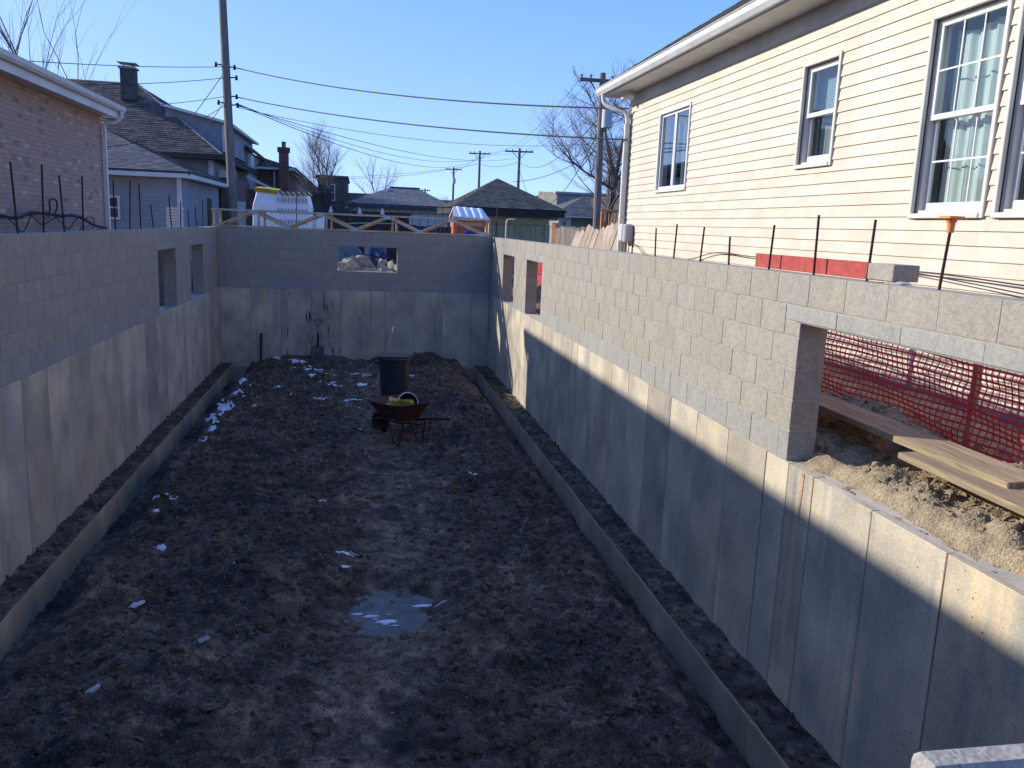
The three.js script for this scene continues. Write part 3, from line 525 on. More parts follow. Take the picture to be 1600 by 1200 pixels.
    const curtain = (a, b, y0, y1, m, amp, wl, x0) => { const zs = lin(a, b, 60), ys2 = lin(y0, y1, 10), p = [], idx = []; for (let j = 0; j < ys2.length; j++) for (let i = 0; i < zs.length; i++) p.push(x0 + amp * Math.sin(zs[i] * wl + Math.sin(ys2[j] * 2) * 0.4) + amp * 0.5 * Math.sin(zs[i] * wl * 2.3 + 1), ys2[j] + (j === ys2.length - 1 ? 0.02 * Math.sin(zs[i] * 11) : 0), zs[i]); for (let j = 0; j < ys2.length - 1; j++) for (let i = 0; i < zs.length - 1; i++) { const k = j * zs.length + i; idx.push(k, k + 1, k + zs.length, k + 1, k + zs.length + 1, k + zs.length); } const gg = new THREE.BufferGeometry(); gg.setAttribute('position', new THREE.BufferAttribute(new Float32Array(p), 3)); gg.setIndex(idx); gg.computeVertexNormals(); part(W, 'curtain', gg, m); };
    if (w.k === 'grid') curtain(w.a + 0.04, w.b + 0.2, w.y0 - 0.1, w.y1 - 0.10, M_curtain, 0.022, 34, XH + 0.205);
    if (w.k === 'double') { curtain(zc - 0.72, zc - 0.30, w.y0 - 0.1, w.y1 + 0.05, mat(0.30, 0.30, 0.33), 0.02, 40, XH + 0.21); curtain(zc - 0.12, w.b - 0.1, w.y0 - 0.1, w.y1 + 0.05, mat(0.34, 0.34, 0.37), 0.02, 40, XH + 0.21); }
    if (w.k === 'hung') { curtain(w.a - 0.1, w.b + 0.1, w.y0 - 0.1, mid - 0.02, mat(0.36, 0.35, 0.36), 0.012, 60, XH + 0.22); part(W, 'blind', merge(lin(mid, w.y1 + 0.1, 26).map((y) => span(XH + 0.19, XH + 0.193, y, y + 0.02, w.a - 0.05, w.b + 0.05, 0.0005))), mat(0.36, 0.42, 0.48)); }
  }
}
{ // meter cabinet and cables on the siding house
  const b = thing('utility_box', 'grey two-door utility cabinet mounted low on the siding house corner', 'utility box', null, [5.0, 0.21, -15.72]);
  part(b, 'cabinet', span(-0.09, 0.085, -0.17, 0.16, -0.18, 0.02, 0.02), mat(0.50, 0.50, 0.50, { roughness: 0.5 }));
  part(b, 'meter_cover', span(-0.08, 0.085, -0.19, 0.155, 0.03, 0.20, 0.025), mat(0.36, 0.34, 0.36, { roughness: 0.5 }));
  part(b, 'conduit', rod(V(0.03, -0.18, -0.08), V(0.03, -1.2, -0.08), 0.03, 0.03, 10), mat(0.22, 0.22, 0.22));
  one('cable', tube([[5.02, .04, -15.55], [5.02, -.02, -15.1], [5.01, -.16, -14.6], [4.98, -.24, -13.6], [5.01, -.16, -12.48], [5.04, -.02, -11.54], [5.04, -.03, -10.5], [5.03, -.03, -9.5], [5.03, -.015, -8.4], [5.04, -.03, -7.3], [5.03, -.04, -6.4], [5.03, -.07, -5.5], [5.03, -.1, -3]].map((p) => V(...p)), 0.007, 90, 6), M_dark, 'black cable clipped along the foot of the siding house', 'cable');
  one('cable', tube([[5.04, -.03, -7.5], [5.02, -.045, -7.0], [5.0, -.09, -6.2], [4.98, -.15, -5.2], [4.98, -.2, -3.5]].map((p) => V(...p)), 0.0055, 40, 6), M_dark, 'short black cable drooping below the tall window', 'cable');
}

// ================================================================ BRICK HOUSE
{
  const h = thing('brick_house', 'tan brick house with white fascia and downspout beside the excavation', 'house');
  const xw = -4.90, zc = -17.86;
  part(h, 'wall_body', merge([span(-5.2, xw - 0.003, -1.7, 2.12, zc, 3, 0.001), span(-12.5, -5.2, -1.7, 2.12, zc + 0.008, zc + 0.3, 0.001), span(-12.5, -12.2, -1.7, 2.12, zc + 0.3, 3, 0.001), span(-12.2, -5.2, -1.7, 2.12, 2.7, 3, 0.001)]), M_grit(0.33, 0.235, 0.19));
  const bg = cbox(0.05, 0.061, 0.2025, 0.0015, 0, 0), ends = -4.0, n0 = Math.floor((ends - zc) / 0.2065), rows = Math.floor(3.72 / 0.0685);
  const im = new THREE.InstancedMesh(bg, mat(0.78, 0.78, 0.78, { roughness: 0.95 }), n0 * rows); im.name = 'bricks'; im.userData.kind = 'stuff';
  const M4 = new THREE.Matrix4(), c = new THREE.Color(); let k = 0;
  for (let j = 0; j < rows; j++) for (let i = 0; i < n0; i++) {
    const q = R(), t = q < 0.05 ? [0.50, 0.385, 0.31] : q < 0.10 ? [0.29, 0.19, 0.155] : [0.40, 0.285, 0.232], v = rr(0.93, 1.07);
    M4.makeTranslation(xw - 0.025 + rr(-0.0015, 0.0015), -1.65 + (j + 0.5) * 0.0685, zc + 0.1 + i * 0.2065 + (j % 2 ? 0.103 : 0)); im.setMatrixAt(k, M4); c.setRGB(t[0] * v * 1.3, t[1] * v * 1.3, t[2] * v * 1.3); im.setColorAt(k++, c);
  }
  h.add(im);
  part(h, 'soffit', span(-4.9, -4.63, 2.0, 2.015, zc - 0.25, 3, 0.002), M_whiteWarm);
  part(h, 'fascia', span(-4.628, -4.60, 1.97, 2.10, zc - 0.26, 3, 0.004), M_white);
  part(h, 'gutter', prismZ([[-4.598, 2.102], [-4.54, 2.102], [-4.51, 2.14], [-4.50, 2.205], [-4.512, 2.21], [-4.525, 2.15], [-4.55, 2.115], [-4.598, 2.115]], zc - 0.28, 3), M_white);
  roofPart(h, [[V(-4.58, 2.215, 3), V(-4.58, 2.215, zc - 0.28), V(-8.6, 3.27, zc - 0.28), V(-8.6, 3.27, 3)], [V(-12.8, 2.215, zc - 0.28), V(-12.8, 2.215, 3), V(-8.6, 3.27, 3), V(-8.6, 3.27, zc - 0.28)]], M_grit(0.07, 0.07, 0.07), 0.14, 0.30, M_asphalt);
  part(h, 'gable_wall', slab([V(-12.5, 2.12, zc + 0.1), V(-4.95, 2.12, zc + 0.1), V(-8.6, 3.16, zc + 0.1)].reverse(), 0.1), M_grit(0.30, 0.22, 0.18));
  const ds = part(h, 'downspout', merge([tube([V(-4.56, 2.11, zc - 0.1), V(-4.56, 2.0, zc - 0.1), V(-4.68, 1.90, zc - 0.06), V(-4.84, 1.86, zc + 0.0), V(-4.855, 1.76, zc + 0.02)], 0.04, 16, 8), bar(V(-4.855, 1.80, zc + 0.02), V(-4.855, -1.3, zc + 0.02), 0.07, 0.09, 0.01, V(1, 0, 0))]), M_white); void ds;
  // bundle of slack cable along the brick
  const P = (a) => a.map(([y, z, x = -4.72]) => V(x, y, z));
  const cb = thing('cable_bundle', 'tangled black cable bundle strung along the brick house', 'cable');
  part(cb, 'trunk_cable', tube(P([[.12, -10.5], [.10, -11.6], [.11, -12.37], [.07, -13.0], [.15, -13.5], [.14, -14.2], [.12, -14.8], [.12, -15.3], [.09, -15.8], [-.02, -16.35], [-.08, -17.0], [-.1, -17.7, -4.85]]), 0.021, 80, 7), M_dark);
  part(cb, 'trunk_cable', tube(P([[.10, -10.5], [.12, -11.6], [.08, -12.37], [.09, -13.0], [.12, -13.5], [.16, -14.2], [.09, -14.8], [.14, -15.3], [.07, -15.8], [-.01, -16.35], [-.1, -17.0]]), 0.015, 80, 6), M_dark);
  part(cb, 'loop', tube(P([[.10, -14.2], [.2, -14.3], [.33, -14.3], [.37, -14.45], [.33, -14.62], [.22, -14.6], [.12, -14.45]]), 0.014, 40, 6), M_dark);
  part(cb, 'slack_strand', tube(P([[.1, -12.6], [-.02, -12.9], [-.12, -13.15], [-.03, -13.35], [.1, -13.5], [-.02, -13.9], [.02, -14.2], [.1, -14.6]]), 0.009, 50, 5), M_dark);
  part(cb, 'slack_strand', tube(P([[.12, -14.4], [0, -14.8], [-.1, -15.1], [.02, -15.4], [.1, -15.7], [.0, -15.9], [-.14, -15.6], [-.18, -15.2]]), 0.009, 50, 5), M_dark);
  part(cb, 'slack_strand', tube(P([[.05, -15.9], [.1, -16.2], [.06, -16.5], [-.1, -16.45]]), 0.009, 30, 5), M_dark);
}

// ================================================================ HOUSES AND GARAGES BEHIND
function simpleWindow(parent, x0, x1, y0, y1, z, white = M_white) {
  const w = part(parent, 'window', merge([span(x0 - 0.06, x0, y0 - 0.06, y1 + 0.06, z, z + 0.05), span(x1, x1 + 0.06, y0 - 0.06, y1 + 0.06, z, z + 0.05), span(x0, x1, y1, y1 + 0.06, z, z + 0.05), span(x0, x1, y0 - 0.06, y0, z, z + 0.06), span(x0, x1, (y0 + y1) / 2 - 0.02, (y0 + y1) / 2 + 0.02, z + 0.012, z + 0.035)]), white);
  part(w, 'pane', span(x0, x1, y0, y1, z, z + 0.01, 0.001), M_glassDark); return w;
}
const M_greySide = mat(0.34, 0.345, 0.37, { map: T_fine, roughness: 0.7 }), M_greySide2 = mat(0.30, 0.32, 0.34, { map: T_fine, roughness: 0.7 });
const brownSh = [[0.16, 0.115, 0.095], [0.13, 0.095, 0.08], [0.19, 0.14, 0.115], [0.105, 0.08, 0.07]], greySh = [[0.13, 0.135, 0.145], [0.16, 0.165, 0.175], [0.11, 0.115, 0.125]], paleSh = [[0.21, 0.215, 0.225], [0.25, 0.255, 0.265], [0.185, 0.19, 0.2]], greenSh = [[0.05, 0.062, 0.058], [0.07, 0.08, 0.072], [0.035, 0.045, 0.042], [0.095, 0.105, 0.095]];
{ // low grey garage
  const h = thing('grey_garage', 'low grey lap-sided garage with hipped dark roof behind the brick house', 'garage');
  const z0 = -25, x1 = -4.9;
  part(h, 'wall_body', span(-9.5, x1 - 0.002, -1.8, 1.20, -31.5, z0 - 0.002, 0.002), M_greySide);
  lapPart(h, 'lap_siding', merge([lap(V(-9.5, 0, z0), V(1, 0, 0), V(0, 0, 1), -1.6, 1.18, 0.125, () => 0, () => 4.55), lap(V(x1, 0, z0), V(0, 0, -1), V(1, 0, 0), -1.6, 1.18, 0.125, () => 0.06, () => 6.5)]), M_greySide);
  part(h, 'corner_board', span(x1 - 0.08, x1 + 0.03, -1.6, 1.18, z0 - 0.06, z0 + 0.03), M_white);
  part(h, 'fascia', merge([span(-9.9, -4.58, 1.18, 1.34, z0 + 0.30, z0 + 0.33), span(-4.61, -4.58, 1.18, 1.34, -31.8, z0 + 0.30), span(-9.9, -4.62, 1.19, 1.21, z0, z0 + 0.3), span(-4.9, -4.62, 1.19, 1.21, -31.8, z0)]), M_white);
  const ap = V(-7.9, 2.75, -28.4); roofPart(h, [[V(-10.2, 1.35, z0 + 0.35), V(-4.56, 1.35, z0 + 0.35), ap, ap], [V(-4.56, 1.35, z0 + 0.35), V(-4.56, 1.35, -31.8), ap, ap]], M_grit(0.10, 0.10, 0.11), 0.14, 0.3, greySh);
  simpleWindow(h, -7.1, -6.52, 0.06, 0.58, z0 + 0.02);
  part(h, 'leaning_boards', merge([bar(V(-4.7, -1.5, -29.4), V(-4.86, 0.75, -29.2), 0.05, 0.2)]), M_wood(0.13, 0.10, 0.08));
}
{ // tall house with the brown roof
  const h = thing('steep_roof_house', 'grey house with steep brown shingle roof, dormer and dark brick chimney', 'house');
  const E0 = V(-15, 2.26, -31), E1 = V(-4.66, 2.26, -31), Rg = V(-8.32, 4.96, -35), Rl = V(-15, 4.96, -35), E2 = V(-4.66, 2.26, -45), Rb = V(-8.32, 4.96, -45);
  part(h, 'wall_body', merge([span(-14.5, -5.15, -1.8, 2.14, -44.8, -31.7, 0.002)]), M_greySide2);
  lapPart(h, 'lap_siding', lap(V(-14.5, 0, -31.7), V(1, 0, 0), V(0, 0, 1), -1.6, 2.1, 0.13, () => 0, () => 9.3), M_greySide2);
  part(h, 'corner_board', span(-5.24, -5.10, -1.6, 2.1, -31.75, -31.66), M_white);
  part(h, 'eave', merge([span(-15, -4.68, 2.10, 2.24, -31.03, -31.0), span(-15, -4.68, 2.12, 2.14, -31.7, -31.03), span(-4.70, -4.67, 2.10, 2.24, -45, -31.03), span(-5.1, -4.71, 2.12, 2.14, -45, -31.7)]), M_grit(0.07, 0.06, 0.055));
  roofPart(h, [[E0, E1, Rg, Rl], [E1, E2, Rb, Rg]], M_grit(0.09, 0.075, 0.065), 0.15, 0.3, brownSh);
  part(h, 'ridge_flashing', bar(E1.clone().add(V(0, 0.03, 0)), Rg.clone().add(V(0, 0.03, 0)), 0.10, 0.025), M_grit(0.33, 0.32, 0.32));
  // shed dormer on the slope facing the pole
  const d = part(h, 'dormer', slab([V(-6.9, 3.95, -33), V(-4.85, 3.5, -33), V(-4.85, 2.5, -33), V(-6.9, 2.5, -33)].reverse(), 8), M_greySide2);
  const dl = part(d, 'lap_siding', lap(V(-6.9, 0, -33), V(1, 0, 0), V(0, 0, 1), 2.6, 3.85, 0.13, () => 0, (y) => Math.min(2.05, (3.95 - y) / 0.45 * 2.05)), M_greySide2); dl.userData.kind = 'stuff';
  part(d, 'dormer_roof', slab([V(-7.0, 4.06, -32.75), V(-4.6, 3.53, -32.75), V(-4.6, 3.53, -41.3), V(-7.0, 4.06, -41.3)], 0.09), M_white);
  part(d, 'corner_board', span(-4.95, -4.82, 2.5, 3.45, -33.03, -32.97), M_white);
  // wing behind it
  const w = part(h, 'rear_wing', span(-6.5, -4.75, 1.2, 3.0, -44, -38.5, 0.004), M_greySide2);
  part(w, 'wing_roof', slab([V(-5.5, 3.75, -38.2), V(-4.55, 3.0, -38.2), V(-4.55, 3.0, -44.3), V(-5.5, 3.75, -44.3)], 0.08), M_grit(0.12, 0.11, 0.11));
  part(w, 'wing_gable', slab([V(-5.5, 3.68, -38.5), V(-6.5, 3.1, -38.5), V(-4.75, 3.05, -38.5)], 0.05), M_greySide2);
  const ww = part(w, 'wing_window', span(-4.748, -4.72, 2.35, 2.9, -40.4, -39.2), M_white); void ww;
  // porch
  part(h, 'porch_beam', merge([span(-5.08, -4.5, 1.60, 1.85, -33.0, -32.8), slab([V(-4.5, 1.86, -36), V(-3.3, 1.32, -36), V(-3.3, 1.22, -36), V(-4.5, 1.74, -36)].reverse(), 0.1)]), M_white);
  part(h, 'porch_wall', merge([span(-5.08, -4.5, -1.7, 1.58, -37, -33.1), span(-4.5, -3.6, -1.7, 1.32, -39, -36.1)]), M_grit(0.20, 0.12, 0.095));
  part(h, 'porch_door', span(-4.75, -4.2, -1.5, 0.75, -33.09, -33.05), M_white);
  const ch = part(h, 'chimney', span(-8.55, -8.05, 4.2, 5.28, -34.2, -33.75), M_grit(0.10, 0.085, 0.08));
  part(ch, 'chimney_crown', span(-8.6, -8.0, 5.28, 5.34, -34.25, -33.7), M_grit(0.3, 0.29, 0.28));
  for (const dx of [-0.16, 0.16]) part(ch, 'cap_leg', rod(V(-8.3 + dx, 5.34, -33.97), V(-8.3 + dx, 5.48, -33.97), 0.015), M_steel);
  part(ch, 'chimney_cap', slab([V(-8.62, 5.50, -33.7), V(-7.98, 5.48, -33.7), V(-7.98, 5.48, -34.25), V(-8.62, 5.50, -34.25)], 0.03), mat(0.28, 0.28, 0.28));
}
{ // brick bungalow
  const h = thing('brick_bungalow', 'dark red brick bungalow with low hip roof and tall brick chimney', 'house');
  part(h, 'wall_body', span(-9, -3.40, -1.8, 2.42, -50, -42, 0.004), M_grit(0.19, 0.115, 0.09));
  part(h, 'fascia', merge([span(-9.4, -3.05, 2.42, 2.52, -41.62, -41.58), span(-3.08, -3.05, 2.42, 2.52, -50.4, -41.62), span(-9.4, -3.09, 2.42, 2.44, -42, -41.62)]), M_white);
  const ap = V(-6.2, 3.55, -46); roofPart(h, [[V(-9.4, 2.53, -41.6), V(-3.03, 2.53, -41.6), ap, ap], [V(-3.03, 2.53, -41.6), V(-3.03, 2.53, -50.4), ap, ap]], M_grit(0.13, 0.11, 0.10), 0.16, 0.32, brownSh);
  const c = part(h, 'chimney', span(-3.72, -3.30, 0.6, 3.40, -41.58, -41.2), M_grit(0.22, 0.11, 0.085)); part(c, 'chimney_collar', span(-3.78, -3.24, 3.2, 3.42, -41.62, -41.16), M_grit(0.17, 0.09, 0.075)); part(c, 'flue', span(-3.6, -3.42, 3.42, 3.68, -41.48, -41.3), M_grit(0.36, 0.17, 0.12));
  part(h, 'downspout', bar(V(-4.0, 2.4, -41.95), V(-4.0, -1.5, -41.95), 0.08, 0.08), M_whiteWarm);
}
{ // dark houses farther back
  const h = thing('dark_gable_house', 'dark shingled gable house half hidden behind the bare tree', 'house');
  part(h, 'wall_body', span(-9, -2.6, -1.8, 1.9, -64, -55, 0.004), M_grit(0.10, 0.085, 0.08));
  roofPart(h, [[V(-9.4, 1.8, -54.7), V(-2.3, 1.8, -54.7), V(-4.3, 3.55, -59), V(-8, 3.55, -59)], [V(-2.3, 1.8, -54.7), V(-2.3, 1.8, -64), V(-4.3, 3.55, -60), V(-4.3, 3.55, -59)]], M_grit(0.06, 0.055, 0.055), 0.2, 0.4, [[0.075, 0.065, 0.06], [0.06, 0.053, 0.05]]);
  const f = thing('flat_roof_building', 'brown flat-roofed building behind the bare tree, beside the dark gable house', 'building');
  part(f, 'wall_body', span(-2.9, -0.95, -1.8, 3.1, -70, -61, 0.004), M_grit(0.15, 0.115, 0.10)); part(f, 'parapet', span(-3.0, -0.85, 3.1, 3.25, -70.1, -60.9), M_grit(0.12, 0.10, 0.09)); part(f, 'low_wing', span(-0.95, 0.8, -1.8, 2.15, -70, -61.5, 0.004), M_grit(0.19, 0.15, 0.13));
  simpleWindow(f, -2.4, -1.8, 1.6, 2.6, -61);
}
const M_pale = mat(0.74, 0.76, 0.77, { map: T_fine });
{ // pale grey garage
  const h = thing('pale_garage', 'pale garage with broad light grey hip roof beyond the dark container', 'garage');
  part(h, 'wall_body', span(-0.4, 4.5, -1.8, 1.0, -54, -45, 0.004), M_pale);
  lapPart(h, 'lap_siding', lap(V(-0.4, 0, -44.99), V(1, 0, 0), V(0, 0, 1), -1.6, 0.98, 0.13, () => 0, () => 4.9), M_pale);
  part(h, 'fascia', span(-0.85, 4.85, 0.92, 1.06, -44.6, -44.56), M_grit(0.09, 0.085, 0.085));
  const a = V(1.6, 2.12, -48.6), b = V(3.2, 2.12, -48.6); roofPart(h, [[V(-0.9, 1.07, -44.55), V(4.9, 1.07, -44.55), b, a], [V(4.9, 1.07, -44.55), V(4.9, 1.07, -54), b, b], [V(-0.9, 1.07, -54), V(-0.9, 1.07, -44.55), a, a]], M_grit(0.2, 0.2, 0.21), 0.14, 0.3, paleSh);
  part(h, 'ridge_vent', span(1.6, 3.25, 2.11, 2.19, -48.7, -48.5), M_grit(0.10, 0.10, 0.10)); part(h, 'roof_vent', span(1.25, 1.55, 1.86, 2.02, -48.0, -47.7), M_white);
}
{ // green garage
  const h = thing('green_garage', 'olive green garage with dark mossy hip roof', 'garage');
  const z0 = -34.4, wood = [[0.42, 0.40, 0.225], [0.44, 0.42, 0.24], [0.40, 0.38, 0.215]].map((c) => M_wood(...c));
  part(h, 'wall_body', span(4.25, 7.62, -1.8, 0.70, -41, z0, 0.004), wood[2]);
  part(h, 'header', span(4.25, 7.62, 0.36, 0.62, z0 + 0.002, z0 + 0.05), wood[1]);
  for (let x = 4.6; x < 7.15; x += 0.226) part(h, 'door_board', grain(span(x, x + 0.218, -1.6, 0.30, z0 + 0.002, z0 + 0.03 + rr(0, 0.006)), 'y'), wood[Math.floor(R() * 3)]);
  part(h, 'corner_board', span(7.46, 7.66, -1.6, 0.36, z0 + 0.002, z0 + 0.05), M_wood(0.45, 0.43, 0.27));
  part(h, 'eave', merge([span(3.66, 8.18, 0.68, 0.95, -34.02, -33.98), span(3.66, 3.70, 0.72, 0.95, -41.6, -34.02), span(8.14, 8.18, 0.72, 0.95, -41.6, -34.02), span(3.70, 8.14, 0.68, 0.70, -34.4, -34.02)]), M_grit(0.04, 0.04, 0.04));
  const pk = V(5.95, 2.32, -37.8); roofPart(h, [[V(3.62, 0.96, -33.96), V(8.22, 0.96, -33.96), pk, pk], [V(8.22, 0.96, -33.96), V(8.22, 0.96, -41.6), pk, pk], [V(3.62, 0.96, -41.6), V(3.62, 0.96, -33.96), pk, pk]], M_grit(0.04, 0.045, 0.04), 0.15, 0.28, greenSh);
}
{
  const h = thing('beige_house', 'distant beige two-storey house with paired upper windows', 'house');
  part(h, 'wall_body', span(18.4, 26, -2, 3.55, -92, -80, 0.004), M_grit(0.30, 0.285, 0.27)); part(h, 'roof_edge', span(18.2, 26.3, 3.55, 3.75, -92.2, -79.8), M_grit(0.45, 0.43, 0.41));
  part(h, 'side_wall', slab([V(17.0, 3.75, -82), V(18.38, 3.7, -80.2), V(18.38, -2, -80.2), V(17.0, -2, -82)].reverse(), 0.3), M_grit(0.5, 0.42, 0.33));
  simpleWindow(h, 19.7, 20.05, 2.6, 3.1, -79.98); simpleWindow(h, 20.3, 20.65, 2.6, 3.1, -79.98);
  part(h, 'rear_gable', slab([V(15.3, 3.7, -90), V(18.0, 3.7, -90), V(18.0, -2, -90), V(16.4, -2, -90)].reverse(), 0.2), M_grit(0.09, 0.08, 0.08));
  const w = thing('white_cottage', 'small white cottage with grey hip roof beyond the picket fence', 'house');
  part(w, 'wall_body', span(14.0, 20, -2, 1.2, -70, -60, 0.004), M_grit(0.28, 0.29, 0.31)); part(w, 'porch_wall', span(13.95, 14.9, -2, 1.15, -59.98, -59.9), M_white);
  const a = V(16.8, 2.75, -64); roofPart(w, [[V(13.4, 1.2, -59.4), V(20.5, 1.2, -59.4), V(18, 2.75, -64), a], [V(13.4, 1.2, -70), V(13.4, 1.2, -59.4), a, a]], M_grit(0.15, 0.15, 0.155), 0.2, 0.4, greySh);
  simpleWindow(w, 14.25, 14.55, 0.2, 0.8, -59.89); part(w, 'fascia', span(13.4, 20.5, 1.08, 1.19, -59.4, -59.36), M_white);
  const b = thing('long_low_building', 'long low dark roof far behind the pale garage', 'building');
  part(b, 'wall_body', span(6, 16, -2, 3.0, -120, -110, 0.004), M_grit(0.16, 0.11, 0.10)); part(b, 'roof_edge', span(5.8, 16.2, 3.0, 3.3, -120.2, -109.8), M_grit(0.09, 0.10, 0.11));
  const c = thing('far_house', 'distant dark house behind the picket fence and the wooden pole', 'house');
  part(c, 'wall_body', span(13.0, 17.5, -2, 2.6, -62, -54, 0.004), M_grit(0.07, 0.065, 0.07)); part(c, 'roof_edge', slab([V(12.8, 2.6, -53.9), V(17.7, 2.6, -53.9), V(17.7, 3.7, -58), V(12.8, 3.7, -58)], 0.1), M_grit(0.06, 0.06, 0.065));
  c.position.set(3.9, 0, 0);
}
// far hedge of rooftops and trees along the horizon
{
  const g = []; const q = rng(99);
  for (let i = 0; i < 26; i++) { const x = -60 + i * 7 + q() * 3, w = 4 + q() * 3, hh = 1.4 + q() * 2.2, z = -150 - q() * 40; g.push(span(x, x + w, -3, hh, z, z - 8), slab([V(x - 0.4, hh, z + 0.3), V(x + w + 0.4, hh, z + 0.3), V(x + w * 0.7, hh + 1.3, z - 4), V(x + w * 0.3, hh + 1.3, z - 4)], 0.2)); }
  const o = new THREE.Mesh(merge(g), M_grit(0.13, 0.12, 0.125)); o.name = 'distant_rooftops'; stuff(o, 'hazy mass of distant rooftops along the horizon', 'rooftops');
}

// ================================================================ BARE TREES
function bareTree(label, base, H, opt) {
  const q = rng(opt.seed), t = thing('bare_tree', label, 'tree', null, base), trunk = [], limbs = [], twigs = [];
  const grow = (p, d, len, r, lvl) => {
    const n = lvl === 0 ? 4 : 3; let a = p.clone(), dir = d.clone();
    for (let i = 0; i < n; i++) {
      dir.add(V((q() - 0.5) * opt.bend, (q() - 0.35) * opt.bend * 0.8, (q() - 0.5) * opt.bend)).normalize();
      const b = a.clone().addScaledVector(dir, len / n), r0 = r * (1 - i / n * 0.45), r1 = r * (1 - (i + 1) / n * 0.45);
      (lvl === 0 ? trunk : lvl < Math.min(3, opt.levels) ? limbs : twigs).push(rod(a, b, r0, r1, lvl < 2 ? 7 : lvl < 3 ? 5 : 3));
      if (lvl < opt.levels && (lvl > 0 || i >= opt.from)) {
        const m = opt.kids[Math.min(lvl, opt.kids.length - 1)] / n; let c = Math.floor(m) + (q() < m % 1 ? 1 : 0);
        while (c-- > 0) { const az = q() * 6.283, sp = opt.spread * (0.6 + q() * 0.7), e = V(Math.cos(az), 0, Math.sin(az)); const nd = dir.clone().multiplyScalar(Math.cos(sp)).addScaledVector(e, Math.sin(sp)).add(V(0, opt.up, 0)).normalize(); grow(a.clone().lerp(b, q()), nd, len * (0.45 + q() * 0.35), r1 * (0.45 + q() * 0.2), lvl + 1); }
      }
      a = b;
    }
    if (lvl < opt.levels) for (let k = 0; k < 2; k++) { const nd = dir.clone().add(V((q() - 0.5) * 1.1, q() * 0.4, (q() - 0.5) * 1.1)).normalize(); grow(a, nd, len * 0.62, r * 0.5, lvl + 1); }
  };
  grow(V(0, 0, 0), V(opt.lean || 0, 1, 0).normalize(), H * opt.trunk, opt.r, 0);
  part(t, 'trunk', buv(merge(trunk)), opt.m); const c = part(t, 'crown', buv(merge(limbs)), opt.m); const w = part(c, 'twigs', buv(merge(twigs)), opt.m2 || opt.m); w.userData.kind = 'stuff'; return t;
}
const M_bark = M_grit(0.13, 0.105, 0.09), M_twig = mat(0.15, 0.115, 0.10), M_barkPale = M_grit(0.20, 0.165, 0.14);
bareTree('bare branching tree between the dark container and the brown buildings', [-1.45, -1.6, -46], 9.0, { seed: 12, levels: 5, kids: [5, 4, 4, 4, 3], spread: 0.75, up: 0.30, bend: 0.28, trunk: 0.30, r: 0.13, from: 1, m: M_bark, m2: M_twig });
bareTree('smaller bare tree with spreading crown beside the brown flat-roofed building', [0.6, -1.6, -50], 7.8, { seed: 44, levels: 4, kids: [4, 4, 4, 3], spread: 0.8, up: 0.2, bend: 0.3, trunk: 0.32, r: 0.09, from: 1, m: M_bark, m2: M_twig });
bareTree('large bare tree with wide crown behind the wooden utility pole', [13.9, -1.7, -48], 16, { seed: 5, levels: 5, kids: [6, 5, 5, 5, 4], spread: 1.05, up: 0.12, bend: 0.35, trunk: 0.30, r: 0.26, from: 2, m: M_bark, m2: M_twig });
bareTree('thin bare tree showing above the brick house roof', [-8.9, -1.6, -23.5], 5.3, { seed: 31, levels: 3, kids: [5, 3, 2], spread: 0.5, up: 0.5, bend: 0.3, trunk: 0.62, r: 0.07, from: 1, m: M_barkPale, m2: M_twig });
bareTree('thin bare tree behind the brick house near the grey garage', [-7.3, -1.6, -23.0], 5.5, { seed: 77, levels: 3, kids: [5, 3, 2], spread: 0.6, up: 0.45, bend: 0.3, trunk: 0.62, r: 0.065, from: 1, m: M_barkPale, m2: M_twig });
bareTree('hazy bare tree far behind the pale garage roof', [9.2, -2, -100], 8, { seed: 9, levels: 4, kids: [4, 5, 5, 4], spread: 0.8, up: 0.2, bend: 0.3, trunk: 0.3, r: 0.16, from: 1, m: M_bark, m2: M_twig });
bareTree('small bare tree far behind the two bare trees', [3.0, -2, -95], 6.2, { seed: 19, levels: 4, kids: [4, 5, 5, 4], spread: 0.7, up: 0.3, bend: 0.3, trunk: 0.3, r: 0.12, from: 1, m: M_bark, m2: M_twig });
bareTree('bare tree with fine twigs behind the dark brick chimney', [-10.5, -1.8, -47], 8.2, { seed: 29, levels: 4, kids: [4, 5, 5, 4], spread: 0.7, up: 0.3, bend: 0.3, trunk: 0.35, r: 0.14, from: 1, m: M_bark, m2: M_twig });

